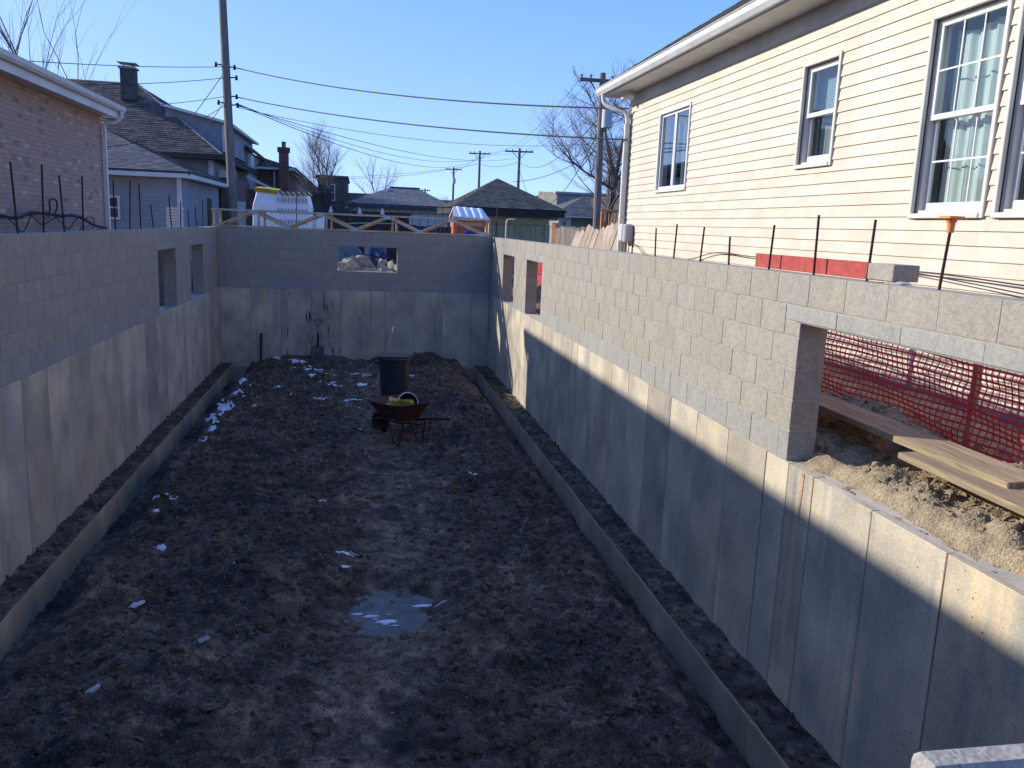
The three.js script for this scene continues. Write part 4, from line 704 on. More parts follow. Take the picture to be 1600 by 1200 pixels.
// ================================================================ POLES AND WIRES
const M_pole = M_wood(0.20, 0.165, 0.14), M_poleGrey = M_wood(0.24, 0.205, 0.18), M_wire = mat(0.02, 0.022, 0.025, { roughness: 0.7 });
function pole(label, x, z, yb, yt, r, arm, opt = {}) {
  const t = thing('utility_pole', label, 'utility pole', 'utility poles', [x, yb, z]), H = yt - yb;
  const g = swapUV(buv(rod(V(0, 0, 0), V(opt.lean || 0, H, 0), r * 1.15, r * 0.8, 12))); part(t, 'pole_shaft', g, opt.m || M_pole);
  if (arm) {
    const y = H - 0.28, lx = opt.lean || 0, s = opt.skew || 0; part(t, 'crossarm', bar(V(lx - arm, y, -s - r), V(lx + arm, y, s - r), 0.12, 0.14, 0.01), M_pole);
    for (const k of [-1, 1]) part(t, 'brace', bar(V(lx + k * arm * 0.5, y - 0.05, -r), V(lx, y - 0.75, -r), 0.03, 0.05), M_steel);
    for (const k of [-0.92, -0.5, 0.5, 0.92]) part(t, 'insulator', merge([rod(V(lx + k * arm, y + 0.06, -r), V(lx + k * arm, y + 0.16, -r), 0.05, 0.035, 8), rod(V(lx + k * arm, y + 0.16, -r), V(lx + k * arm, y + 0.22, -r), 0.06, 0.03, 8)]), mat(0.12, 0.09, 0.08, { roughness: 0.4 }));
  }
  if (opt.can) { const y = H - 1.9; part(t, 'transformer', merge([rod(V(0.05, y - 0.35, 0.36), V(0.05, y + 0.4, 0.36), 0.22, 0.22, 16), rod(V(0.05, y + 0.4, 0.36), V(0.05, y + 0.46, 0.36), 0.24, 0.15, 16)]), mat(0.42, 0.44, 0.46, { roughness: 0.5 })); part(t, 'bracket', bar(V(-0.02, y + 0.1, 0.1), V(0.03, y + 0.1, 0.3), 0.06, 0.08), M_steel); }
  if (opt.knobs) for (const [yy, sx] of opt.knobs) part(t, 'line_clamp', merge([rod(V((opt.lean || 0) * yy / H, yy, 0), V((opt.lean || 0) * yy / H + sx, yy + 0.02, 0.03), 0.025, 0.02, 6), rod(V((opt.lean || 0) * yy / H + sx, yy - 0.06, 0.03), V((opt.lean || 0) * yy / H + sx, yy + 0.08, 0.03), 0.045, 0.03, 8)]), M_dark);
  return t;
}
pole('tall weathered wooden pole with cable clamps beside the grey garage', -3.87, -28, -1.7, 9.2, 0.13, 0, { lean: -0.32, m: M_poleGrey, knobs: [[6.4, -0.28], [6.35, 0.26], [6.05, 0.3], [5.5, 0.28], [5.3, -0.26], [5.25, 0.3]] });
pole('wooden pole with crossarm and transformer beside the siding house', 10.14, -36, -1.7, 6.75, 0.16, 0.95, { lean: -0.14, can: true, m: M_poleGrey });
pole('distant pole with crossarm rising behind the green garage ridge', 14.6, -80, -2, 7.5, 0.15, 1.3, { skew: 0.3 });
pole('distant pole with crossarm above the green garage eave', 12.9, -95, -2, 8.35, 0.15, 1.15, { skew: 0.3 });
pole('far pole with crossarm and transformer above the pale garage', 12.7, -120, -2, 8.1, 0.16, 1.1, { can: true });
pole('farthest small pole with short crossarm above the pale garage', 11.0, -150, -2, 6.2, 0.16, 0.9);
function wire(a, b, sag, r, label, group = 'overhead wires') {
  const pts = []; for (let i = 0; i <= 16; i++) { const t = i / 16, p = V(...a).lerp(V(...b), t); p.y -= sag * 4 * t * (1 - t); pts.push(p); }
  one('overhead_wire', tube(pts, r, 32, 5), M_wire, label, 'wire', group);
}
const wk = 'thin overhead wire strung from the weathered pole';
wire([-3.79, 4.65, -27.95], [4.98, 2.52, -16.0], 0.25, 0.017, 'thick service cable from the weathered pole to the siding house eave');
wire([-3.78, 3.80, -27.95], [5.0, 1.95, -16.0], 0.2, 0.017, 'lower service cable from the weathered pole to the siding house corner');
wire([-3.78, 3.56, -28], [14.2, 6.6, -80], 0.8, 0.012, wk + ' to the pole behind the green garage');
wire([-3.78, 3.60, -28], [12.6, 7.4, -95], 1.3, 0.014, wk + ' far over the pale garage');
wire([-3.78, 3.5, -28], [10.0, 3.9, -36], 0.5, 0.008, wk + ' to the pole beside the siding house');
wire([-3.78, 3.62, -28], [13.2, 7.3, -80], 1.4, 0.010, wk + ' sagging over the green garage');
wire([-4.1, 4.66, -28], [-9.5, 2.9, -17.2], 0.15, 0.010, wk + ' to above the brick house roof');
wire([-4.1, 4.34, -28], [-7.6, 2.9, -21], 0.1, 0.010, wk + ' toward the brick house, second from the top');
wire([-4.1, 3.8, -28], [-7.2, 2.65, -23], 0.1, 0.009, wk + ' to the steep roof house side');
wire([-4.1, 4.5, -28], [-6.5, 2.3, -31], 0.05, 0.012, wk + ' down to the steep roof eave');
wire([-4.1, 3.7, -28], [-5.6, 2.55, -31.0], 0.05, 0.010, wk + ' down to the brown roof corner');
wire([-4.1, 3.55, -28], [-6.2, 1.45, -19.5], 0.35, 0.009, wk + ' sagging to the brick house corner');
wire([10.0, 5.0, -36], [14.6, 6.3, -80], 1.2, 0.018, 'heavy line from the transformer pole to the pole behind the green garage');
wire([14.6, 6.3, -80], [12.9, 7.0, -95], 0.4, 0.022, 'heavy line between the two poles over the green garage');
wire([12.9, 7.0, -95], [-12, 6.2, -120], 1.2, 0.022, 'heavy line leaving the distant pole over the pale garage');
wire([10.0, 4.5, -36], [14.6, 5.8, -80], 3.4, 0.018, 'deeply sagging line from the transformer pole behind the green garage');
wire([9.9, 3.6, -36], [6.6, 2.2, -37.5], 0.3, 0.012, 'drop line from the transformer pole to the green garage roof');
for (const k of [-0.9, -0.45, 0.45, 0.9]) wire([10 + k * 0.9, 6.65, -36.1], [14.6 + k * 1.25, 7.4, -80], 0.5, 0.010, 'thin primary conductor between the crossarms', 'primary conductors');
for (const k of [-0.9, 0.9]) wire([14.6 + k * 1.25, 7.4, -80], [12.9 + k, 8.2, -95], 0.3, 0.012, 'thin conductor between the two distant crossarms', 'distant conductors');
wire([12.9, 7.9, -95], [12.7, 7.6, -120], 0.3, 0.018, 'thin conductor to the far transformer pole');
wire([12.2, 7.9, -120], [-30, 6.6, -130], 1.4, 0.022, 'thin conductor leaving the far transformer pole');

// ================================================================ THINGS BEYOND THE CROSS WALL
const pine = [[0.66, 0.52, 0.35], [0.70, 0.56, 0.39], [0.61, 0.47, 0.31]].map((c) => M_wood(...c)), M_plate = mat(0.42, 0.44, 0.46, { roughness: 0.45, metalness: 0.6 });
function truss(label, x0, x1, z, seed, tilt = 0) {
  const t = thing('floor_truss', label, 'truss', 'floor trusses', [0, 0.002, z]); const q = rng(seed), H = 0.36, pm = () => pine[Math.floor(q() * 3)];
  part(t, 'chord', span(x0, x1, 0, 0.038, -0.045, 0.044, 0.004), pm()); part(t, 'chord', span(x0, x1, H - 0.038, H, -0.045, 0.044, 0.004), pm());
  const n = 8, s = (x1 - x0 - 0.24) / n;
  for (const x of [x0 + 0.02, x1 - 0.06]) part(t, 'end_post', span(x, x + 0.038, 0.039, H - 0.039, -0.044, 0.043), pm());
  for (let i = 0; i < n; i++) {
    const a = x0 + 0.12 + i * s, up = i % 2 === 0;
    part(t, 'web', bar(V(a + 0.03, up ? 0.045 : H - 0.045, 0), V(a + s - 0.03, up ? H - 0.045 : 0.045, 0), 0.088, 0.038, 0.004), pm());
    if (i % 2 === 1 && i < n - 1) part(t, 'web_post', span(a + s * 0.0 + 0.10, a + 0.138, 0.039, H - 0.039, -0.043, 0.042), pm());
    const px = a + s; part(t, 'nail_plate', span(px - 0.075, px + 0.075, up ? H - 0.085 : 0.004, up ? H - 0.004 : 0.085, 0.0445, 0.0465, 0.0005), M_plate);
  }
  t.rotation.z = tilt; return t;
}
truss('pale pine floor truss on the cross wall top, on its pit side', -2.95, 2.68, ZF - 0.05, 4);
truss('pale pine floor truss on the cross wall top, on its yard side', -2.84, 2.76, ZF - 0.145, 9);
{ // wrapped block pallets
  const t = thing('wrapped_pallet', 'tall pallet of blocks in white plastic wrap with yellow edging on top', 'pallet', null, [-1.95, -1.55, -23]);
  const P = [], X = [-0.62, 0.62], wrapPos = (u, v, front) => V(0, 0, 0);
  void P; void X; void wrapPos;
  const ring = [[-0.72, 0.45], [-0.70, 0.52], [0.66, 0.52], [0.7, 0.45], [0.7, -0.5], [-0.72, -0.5]], rows = 14, pos = [];
  const pt = (k, j) => { const [x, z] = ring[k % 6], y = j / rows * 2.45, s = 1 + 0.20 * Math.pow(1 - j / rows, 1.2) - 0.10 * ss(0.8, 1, j / rows), nz = (fbm(x * 5 + 3, y * 4 + z * 3, 3, 611) - 0.5) * 0.06; return V(x * s + nz, y - (x < 0 ? 0 : 0.05 * j / rows), z * s + nz); };
  const seg = 8; for (let k = 0; k < 6; k++) for (let i = 0; i < seg; i++) for (let j = 0; j < rows; j++) { const f = (a, jj) => { const p = pt(k, jj).lerp(pt(k + 1, jj), a); p.z += (fbm(p.x * 9, p.y * 6, 3, 613) - 0.5) * 0.05; p.x += (fbm(p.z * 9 + 4, p.y * 6, 3, 615) - 0.5) * 0.05; return p; }; const A = f(i / seg, j), B = f((i + 1) / seg, j), C = f((i + 1) / seg, j + 1), D = f(i / seg, j + 1); for (const p of [A, B, C, A, C, D]) pos.push(p.x, p.y, p.z); }
  const top = [0, 1, 2, 3, 4, 5].map((k) => pt(k, rows)); for (let k = 1; k < 5; k++) for (const p of [top[0], top[k], top[k + 1]]) pos.push(p.x, p.y, p.z);
  part(t, 'plastic_wrap', fromTris(pos), mat(0.72, 0.74, 0.78, { roughness: 0.35 }));
  part(t, 'yellow_sheet', slab([V(-0.68, 2.50, 0.50), V(-0.12, 2.46, 0.52), V(-0.12, 2.52, -0.40), V(-0.66, 2.56, -0.42)], 0.10), mat(0.72, 0.50, 0.03, { map: T_grit }));
  for (let i = 0; i < 12; i++) { const x = -0.08 + i * 0.066; part(t, 'lath', bar(V(x, 2.43, 0.53), V(x + 0.10, 2.33 + 0.002 * i, 0.60), 0.03, 0.03), i % 2 ? M_wood(0.62, 0.50, 0.25) : M_dark); }
  const M_slot = mat(0.30, 0.32, 0.38);
  for (let j = 0; j < 4; j++) for (let i = 0; i < 9; i++) { const y = 2.16 - j * 0.27, s = 1 + 0.20 * Math.pow(1 - y / 2.45, 1.2); part(t, 'block_core', span(-0.12 + i * 0.086, -0.12 + i * 0.086 + 0.036, y, y + 0.12, 0.52 * s + 0.02, 0.52 * s + 0.035), M_slot); }
  const w = thing('plastic_sheet', 'curved loose flap of white plastic sheet leaning by the dark container', 'plastic sheet', null, [-1.15, -1.55, -22.6]);
  const pp = []; for (let i = 0; i < 10; i++) for (let j = 0; j < 10; j++) { const f = (a, b) => { const u = a / 10, v = b / 10; return V(0.30 * u * (0.5 + 0.5 * v) + 0.05 * Math.sin(v * 5), 1.86 * v - 0.12 * (1 - u) * v, 0.14 * Math.sin(u * 3.1) + 0.03 * Math.sin(v * 9 + u * 3)); }; for (const [a, b] of [[i, j], [i + 1, j], [i + 1, j + 1], [i, j], [i + 1, j + 1], [i, j + 1]]) { const p = f(a, b); pp.push(p.x, p.y, p.z); } }
  part(w, 'sheet', fromTris(pp), mat(0.75, 0.76, 0.76, { roughness: 0.5 }));
  const d = thing('dark_container', 'low dark navy waste container with pale brackets on its rim', 'container', null, [-0.05, -1.6, -27.5]);
  const nv = mat(0.035, 0.042, 0.06, { map: T_rust, roughness: 0.6 });
  part(d, 'front_wall', span(-1.45, 1.55, 0.0, 2.0, 0.44, 0.5, 0.01), nv); part(d, 'rear_wall', span(-1.45, 1.55, 0, 2.12, -1.5, -1.44, 0.01), nv); part(d, 'side_wall', span(-1.45, -1.39, 0, 2.05, -1.43, 0.43, 0.01), nv); part(d, 'side_wall', span(1.49, 1.55, 0, 2.05, -1.43, 0.43, 0.01), nv); part(d, 'floor_plate', span(-1.38, 1.48, 0.1, 0.16, -1.43, 0.43, 0.01), nv);
  part(d, 'rim', span(-1.5, 1.6, 2.001, 2.12, 0.40, 0.56, 0.02), mat(0.025, 0.03, 0.03));
  for (let x = -1.2; x < 1.5; x += 0.42) part(d, 'rib', span(x, x + 0.08, 0.05, 1.98, 0.501, 0.56, 0.01), nv);
  for (const x of [-0.85, 0.02, 0.72]) part(d, 'bracket', merge([slab([V(x - 0.07, 2.05, 0.57), V(x + 0.07, 2.05, 0.57), V(x + 0.015, 2.24, 0.57), V(x - 0.015, 2.24, 0.57)], 0.05)]), mat(0.62, 0.63, 0.66));
  const r = thing('metal_railing', 'thin dark metal railing in front of the pale garage', 'railing', null, [0, -1.6, -31]);
  part(r, 'rail', span(-1.4, 4.0, 2.42, 2.45, -0.02, 0.02), M_dark); part(r, 'rail', span(-1.4, 4.0, 2.16, 2.18, -0.02, 0.02), M_dark);
  for (let x = -1.4; x < 4.0; x += 0.27) part(r, 'baluster', rod(V(x, 0, 0), V(x, 2.42, 0), 0.012, 0.012, 6), M_dark);
  const pf = thing('dark_fence', 'weathered dark board fence between the container and the orange toilet', 'fence', null, [0, -1.6, -32]);
  for (let x = 1.6; x < 3.6; x += 0.15) part(pf, 'board', span(x, x + 0.142, 0, 1.72 + 0.05 * R(), -0.01, 0.012 + 0.006 * R()), M_wood(0.05 + 0.03 * R(), 0.055 + 0.02 * R(), 0.075));
  part(pf, 'rail', span(1.6, 3.62, 1.3, 1.4, -0.06, -0.012), M_wood(0.07, 0.06, 0.06));
}
{ // portable toilet
  const t = thing('portable_toilet', 'orange portable toilet with ribbed white roof and blue oval emblem', 'portable toilet', null, [3.6, -1.6, -28.8]);
  const or = mat(0.62, 0.10, 0.03, { roughness: 0.5 }), or2 = mat(0.72, 0.19, 0.07, { roughness: 0.5 });
  part(t, 'base', span(-0.58, 0.58, 0, 0.12, -0.58, 0.58, 0.03), mat(0.15, 0.15, 0.16)); part(t, 'body', span(-0.53, 0.53, 0.12, 2.03, -0.53, 0.53, 0.03), or);
  part(t, 'corner_post', span(-0.60, -0.42, 0.12, 2.12, 0.44, 0.60, 0.05), or2); part(t, 'corner_post', span(0.44, 0.58, 0.12, 2.0, 0.44, 0.58, 0.04), or2);
  part(t, 'vent_band', span(-0.42, 0.44, 1.80, 1.93, 0.53, 0.55), mat(0.62, 0.36, 0.17)); const dr = part(t, 'door', span(-0.40, 0.42, 0.2, 1.76, 0.531, 0.56, 0.02), or);
  const rf = part(t, 'roof', slab([V(-0.60, 2.10, 0.62), V(0.66, 2.02, 0.62), V(0.45, 2.40, -0.05), V(-0.52, 2.44, -0.05)], 0.05), mat(0.70, 0.68, 0.70, { roughness: 0.5 }));
  part(t, 'roof_back', slab([V(0.66, 2.02, -0.66), V(-0.60, 2.10, -0.66), V(-0.52, 2.44, -0.05), V(0.45, 2.40, -0.05)], 0.05), mat(0.70, 0.68, 0.70));
  for (let i = 0; i < 4; i++) { const x = -0.36 + i * 0.24; part(rf, 'roof_rib', bar(V(x + 0.04, 2.10 - i * 0.015, 0.60), V(x - 0.02, 2.43 - i * 0.01, -0.02), 0.085, 0.05, 0.012), mat(0.78, 0.78, 0.82)); }
  const oval = (cx, cy, a, b, z, m, nm) => { const p = []; for (let i = 0; i < 32; i++) { const u = i / 32 * 6.2832, v = (i + 1) / 32 * 6.2832; p.push(cx, cy, z, cx + a * Math.cos(u), cy + b * Math.sin(u), z, cx + a * Math.cos(v), cy + b * Math.sin(v), z); } part(dr, nm, fromTris(p), m); };
  oval(0.06, 1.50, 0.33, 0.20, 0.564, mat(0.30, 0.12, 0.45), 'emblem_edge'); oval(0.07, 1.50, 0.27, 0.155, 0.568, mat(0.02, 0.05, 0.30), 'emblem');
  part(dr, 'emblem_band', span(-0.2, 0.34, 1.37, 1.42, 0.5705, 0.573, 0.0005), mat(0.75, 0.75, 0.8)); part(dr, 'handle', span(0.34, 0.38, 0.95, 1.15, 0.562, 0.60), M_dark);
}
{ // heap of broken stone behind the window opening, and what stands there
  const grey = [[0.52, 0.43, 0.30], [0.58, 0.49, 0.36], [0.46, 0.40, 0.31], [0.50, 0.40, 0.30]].map((c) => M_grit(...c));
  const P = [[-.48, -.98, -19.2, .17], [-.30, -.92, -19.35, .20], [-.12, -.93, -19.3, .17], [.04, -.98, -19.15, .14], [.20, -.98, -19.2, .13], [.34, -.92, -19.4, .17], [.52, -.90, -19.4, .16], [.66, -.93, -19.3, .16], [.80, -.95, -19.4, .18], [-.2, -.78, -19.7, .20], [.08, -.70, -19.75, .17], [.22, -.84, -19.7, .16], [.48, -.76, -19.75, .16], [.72, -.82, -19.7, .17], [-.55, -.86, -19.7, .2], [.95, -.9, -19.5, .2], [-.7, -1.0, -19.3, .2]];
  P.forEach(([x, y, z, s], i) => { const o = one('stone_chunk', lump(20 + i % 6, 1, 0.85), grey[i % 4], 'rough broken stone chunk heaped outside the cross wall window', 'stone', 'stone chunks outside the cross wall window', [x, y, z]); o.scale.set(s * rr(.9, 1.3), s * rr(.8, 1.1), s); o.rotation.set(R() * 6, R() * 6, R() * 6); });
  const mound = (label, x, z, rx, rz, h, m, sd) => { const xs = lin(-1, 1, 30), f = (u, v) => { const d = Math.hypot(u, v); return h * Math.max(0, 1 - d) * (0.9 + 0.3 * fbm(u * 4, v * 4, 3, sd)) - 0.05; }; const g = sheet(xs, xs, f); g.scale(rx, 1, rz); const o = struct('gravel_mound', g, m, label); o.position.set(x, -1.45, z); };
  mound('grey gravel heap in the yard beyond the cross wall', -0.35, -22.6, 1.3, 0.9, 1.25, M_grit(0.20, 0.20, 0.21), 701); mound('dark spoil heap outside the wall beside the brick house', -3.98, -18.2, 0.92, 4.2, 1.35, M_grit(0.13, 0.105, 0.08), 705); mound('pale spoil heap under the stone chunks', 0.15, -19.55, 1.5, 0.85, 0.72, M_grit(0.36, 0.31, 0.24), 703);
  one('timber_post', grain(span(0.10, 0.23, -1.6, -0.1, -21.75, -21.62, 0.006), 'y'), M_wood(0.36, 0.37, 0.40), 'grey square timber post standing outside the cross wall window', 'post');
  const b = thing('blue_barrel', 'upright blue plastic barrel outside the cross wall window', 'barrel', null, [0.43, -1.5, -22]); const bl = mat(0.03, 0.08, 0.20, { roughness: 0.45 });
  part(b, 'drum', new THREE.LatheGeometry([[0, 0], [.22, 0], [.235, .03], [.235, .38], [.245, .40], [.235, .42], [.235, .8], [.245, .82], [.235, .84], [.235, 1.2], [.22, 1.23], [0, 1.23]].map((p) => new THREE.Vector2(...p)), 24).toNonIndexed(), bl); part(b, 'sticker', span(-0.06, 0.05, 0.75, 0.95, 0.236, 0.24, 0.001), mat(0.3, 0.36, 0.45));
  const br = thing('brush_pile', 'dark tangle of cut branches behind the stone chunks', 'brush pile', null, [0.95, -1.4, -21.5]); const q = rng(55), g = []; for (let i = 0; i < 90; i++) { const a = V((q() - .5) * 1.1, q() * 0.9, (q() - .5) * 0.8); g.push(rod(a, a.clone().add(V((q() - .5) * 1.0, (q() - .3) * 0.6, (q() - .5) * 0.8)), 0.012 + q() * 0.015, 0.006, 5)); } const bp = part(br, 'branches', buv(merge(g)), M_grit(0.05, 0.042, 0.04)); bp.userData.kind = 'stuff';
  part(br, 'clump', (() => { const l = lump(33, 2, 0.4); l.scale(0.7, 0.75, 0.5); return l; })(), M_grit(0.03, 0.027, 0.027));
  const st = thing('board_stack', 'small stack of white corrugated boards beyond the wall beside the grey garage', 'board stack', null, [-4.05, -1.5, -20]);
  for (let i = 0; i < 14; i++) part(st, 'board', span(-0.14 + 0.02 * (i % 2), 0.14 + 0.02 * (i % 2), 1.0 + i * 0.062, 1.05 + i * 0.062, -0.2, 0.2 + 0.02 * (i % 2)), mat(0.66, 0.62, 0.60)); part(st, 'support', span(-0.15, 0.15, 0, 0.99, -0.2, 0.2), M_wood(0.3, 0.25, 0.2));
}
one('green_strap', tube([V(-.55, 0, 0), V(-.3, .03, .02), V(0, .045, 0), V(.35, .05, .02), V(.6, .06, 0)], 0.012, 30, 6), mat(0.10, 0.45, 0.28), 'thin green strap strung behind the floor trusses', 'strap', null, [0.15, 0.14, -19.3]);
// pickets and deck rail behind the siding house
{
  const pk = [[0.52, 0.43, 0.33], [0.57, 0.48, 0.37], [0.47, 0.39, 0.30]].map((c) => M_wood(...c));
  const f = thing('picket_fence', 'weathered tan board fence beyond the siding house corner', 'fence', null, [4.65, -1.6, -20.4]); f.rotation.y = -0.85;
  part(f, 'post', span(-0.06, 0.06, 0, 1.97, -0.1, 0), M_wood(0.55, 0.26, 0.12));
  for (let i = 0; i < 9; i++) part(f, 'picket', grain(span(0.08 + i * 0.143, 0.08 + i * 0.143 + 0.137, 0, 1.86 + rr(-0.03, 0.04), 0.0, 0.02 + rr(0, 0.006)), 'y'), pk[i % 3]); part(f, 'rail', span(0.06, 1.37, 1.4, 1.49, -0.06, -0.002), pk[1]);
  const loosePk = [[0.62, 0.52, 0.41], [0.66, 0.555, 0.44], [0.58, 0.485, 0.38]].map((c) => M_wood(...c));
  for (let i = 0; i < 12; i++) {
    const x = 4.30 + i * 0.068, z = -18.45 + i * 0.134, top = 0.30 + 0.05 * Math.sin(i) + (i > 4 ? 0.06 : 0) - (i < 2 ? 0.10 : 0), lean = 0.58 + rr(-.04, .04);
    one('loose_picket', swapUV(slab([V(-0.072, 0, 0), V(0.072, 0, 0), V(0.072 + lean, top + 1.2 - 0.06, -0.10), V(0.015 + lean, top + 1.2, -0.105), V(-0.015 + lean, top + 1.2, -0.105), V(-0.072 + lean, top + 1.2 - 0.06, -0.10)], 0.018)), loosePk[i % 3], 'pale dog-eared fence picket leaning in a row by the siding house corner', 'picket', 'leaning loose pickets', [x, -1.2, z]).rotation.y = -1.1;
  }
  const d = thing('deck_railing', 'reddish wooden deck railing beyond the loose pickets', 'railing', null, [0, -1.6, -24]); const rw = M_wood(0.55, 0.25, 0.10);
  part(d, 'top_rail', span(6.85, 8.2, 2.38, 2.44, -0.05, 0.05), M_wood(0.66, 0.36, 0.18)); part(d, 'bottom_rail', span(6.85, 8.2, 1.75, 1.80, -0.02, 0.02), rw); part(d, 'post', span(6.85, 6.94, 0, 2.46, -0.045, 0.045), rw);
  for (let x = 6.99; x < 8.2; x += 0.095) part(d, 'baluster', span(x, x + 0.035, 1.8, 2.38, -0.018, 0.018), rw);
}

// ================================================================ SMALL THINGS ON AND BY THE WALLS
for (const [z, h] of [[-8.25, .60], [-8.88, .62], [-9.47, .55], [-10.07, .57], [-11.34, .58], [-12.0, .61], [-12.58, .60], [-13.34, .34], [-14.55, .5], [-15.25, .42], [-16.0, .3], [-16.7, .36], [-17.3, .5], [-7.6, .6], [-7.0, .58]])
  one('rebar', rod(V(0, -0.05, 0), V(rr(-.03, .03), h, rr(-.02, .05)), 0.009, 0.009, 7), M_steel, 'thin rusty rebar rod rising from the wall beside the brick house', 'rebar', 'rebar in the brick house side wall', [-2.942, 0, z * 0.981]);
for (const [z, h] of [[-8.92, .28], [-8.17, .27], [-7.66, .31], [-7.02, .29], [-6.42, .215], [-5.74, .31], [-5.11, .375], [-4.515, .345]])
  one('rebar', rod(V(0, -0.05, 0), V(rr(-.01, .02), h, rr(-.02, .02)), 0.008, 0.008, 7), M_steel, 'thin rusty rebar rod rising from the wall beside the siding house', 'rebar', 'rebar in the siding house side wall', [2.868, 0, z * 0.982]);
one('rebar', rod(V(0, -0.05, 0), V(0.015, 0.30, 0.01), 0.008, 0.008, 7), M_steel, 'rebar rod wearing an orange safety cap', 'rebar', null, [2.868, 0, -3.81]);
{
  const c = thing('mushroom_guard', 'orange plastic safety cap on a rebar rod above the wide opening', 'safety cap', null, [2.883, 0.285, -3.80]), o = mat(0.72, 0.24, 0.06, { roughness: 0.55 });
  part(c, 'sleeve', merge([rod(V(0, -0.005, 0), V(0, 0.045, 0), 0.017, 0.021, 10)]), o); part(c, 'collar', rod(V(0, 0.0455, 0), V(0, 0.062, 0), 0.024, 0.03, 10), o); part(c, 'cap_plate', span(-0.042, 0.042, 0.0625, 0.076, -0.042, 0.042, 0.005), o);
}
one('rebar', rod(V(0, -0.05, 0), V(0.01, 0.60, 0), 0.012, 0.012, 7), M_steel, 'tall rebar rod at the corner of the cross wall', 'rebar', null, [2.86, 0, -18.1]);
one('bent_pipe', tube([V(0, -1.3, 0), V(0, 0.3, 0), V(0.01, 0.40, 0), V(0.06, 0.42, 0), V(0.2, 0.42, 0)], 0.016, 30, 8), mat(0.6, 0.6, 0.58), 'pale bent pipe standing in front of the green garage', 'pipe', null, [3.3, -0.02, -19.4]);
for (const [x, h] of [[-1.3, .75], [-2.2, .55], [-.2, .45]]) one('rebar', rod(V(0, -0.05, 0), V(0.01, h, 0), 0.009, 0.009, 7), M_steel, 'thin rebar rod rising from the cross wall behind the trusses', 'rebar', 'rebar in the cross wall', [x, 0, ZF - 0.15]);
// red painted steel angle and half block on the wall top
{
  const red = mat(0.50, 0.055, 0.04, { roughness: 0.6, map: tex(256, 0.9, (u, v) => { const a = fbm(u * 9, v * 5, 4, 801, 0), k = ss(0.54, 0.66, a) * 0.5, n = 0.85 + (fbm(u * 30, v * 30, 3, 803, 30) - 0.5) * 0.3; return [n, n * (1 - k) + k * 0.95, n * (1 - k) + k * 0.95]; }) });
  const t = thing('steel_lintel', 'red painted steel lintel lying on the wall beside the siding house', 'steel lintel', null, [2.955, 0.003, -5.25]);
  part(t, 'upright_flange', span(-0.02, -0.006, 0, 0.10, -0.74, 0.73, 0.002), red); part(t, 'flat_flange', span(-0.0055, 0.08, 0, 0.012, -0.74, 0.73, 0.002), red);
  one('half_block', cbox(0.16, 0.092, 0.24, 0.004), M_block[2], 'loose grey half-height block at the end of the red steel lintel', 'block', null, [2.945, 0.056, -4.31]);
  one('mortar_scrap', lump(41, 1, 0.5), M_mortar, 'flattened mortar scrap under the loose half block', 'mortar', null, [2.91, 0.0, -4.2]).scale.set(0.05, 0.018, 0.09);
}
{ // loose hollow block in the foreground
  const b = thing('hollow_block', 'hollow concrete block ending the top course of the stepped end wall', 'block', null, [0.6675, -0.3045, -0.489]);
  const m = M_block[4], L = 0.395, W = 0.195, H = 0.19, t = 0.034; const mk = (x0, x1, z0, z1) => span(x0, x1, -H / 2, H / 2, z0, z1, 0.007);
  part(b, 'face_shell', mk(-L / 2, L / 2, -W / 2, -W / 2 + t), m); part(b, 'face_shell', mk(-L / 2, L / 2, W / 2 - t, W / 2), m);
  for (const x of [-L / 2, -0.018, L / 2 - 0.036]) part(b, 'web', mk(x, x + 0.036, -W / 2 + t - 0.002, W / 2 - t + 0.002), m);
}
// orange safety netting with its stakes
{
  const t = thing('safety_net', 'red plastic mesh safety fence between the wall and the siding house', 'fence', null, [3.95, 0, 0]), red = mat(0.80, 0.04, 0.05, { roughness: 0.6 });
  const z0 = -21.5, z1 = -2.2, yT = -0.16, yB2 = -1.24, nh = 26, g = [], wv = (z, k) => 0.03 * Math.sin(z * 2.1) + 0.02 * Math.sin(z * 5.3 + k), yy = (k, z) => yB2 + (yT - yB2) * k / nh + 0.02 * Math.sin(z * 1.7) * (k / nh) + 0.005 * Math.sin(z * 6 + k * 0.6);
  const ribbon = (pts, w) => { for (let i = 0; i < pts.length - 1; i++) g.push([pts[i], pts[i + 1], w]); };
  for (let k = 0; k <= nh; k++) { const p = []; for (let z = z0; z <= z1; z += 0.16) p.push(V(wv(z, k), yy(k, z), z)); ribbon(p, k % 10 === 0 ? 0.02 : 0.014); }
  for (let z = z0; z <= z1; z += 0.062) { const p = []; for (let k = 0; k <= nh; k += 2) p.push(V(wv(z, k) + 0.001, yy(k, z), z)); ribbon(p, 0.009); }
  const pos = []; for (const [a, b, w] of g) { const d = b.clone().sub(a), n = Math.abs(d.y) > Math.abs(d.z) ? V(0, 0, w / 2) : V(0, w / 2, 0), th = V(0.0015, 0, 0); const c = [a.clone().sub(n), b.clone().sub(n), b.clone().add(n), a.clone().add(n)], f = c.map((p) => p.clone().sub(th)), k = c.map((p) => p.clone().add(th)); for (const q of [f, k]) for (const p of [q[0], q[1], q[2], q[0], q[2], q[3]]) pos.push(p.x, p.y, p.z); }
  const m = part(t, 'mesh', fromTris(pos), red); m.userData.kind = 'stuff';
  for (const z of [-16, -13, -10, -7.6, -4.85, -2.6]) part(t, 'stake', grain(span(0.05, 0.09, -1.5, -0.16, z - 0.025, z + 0.025, 0.003), 'y'), M_wood(0.42, 0.34, 0.25));
}
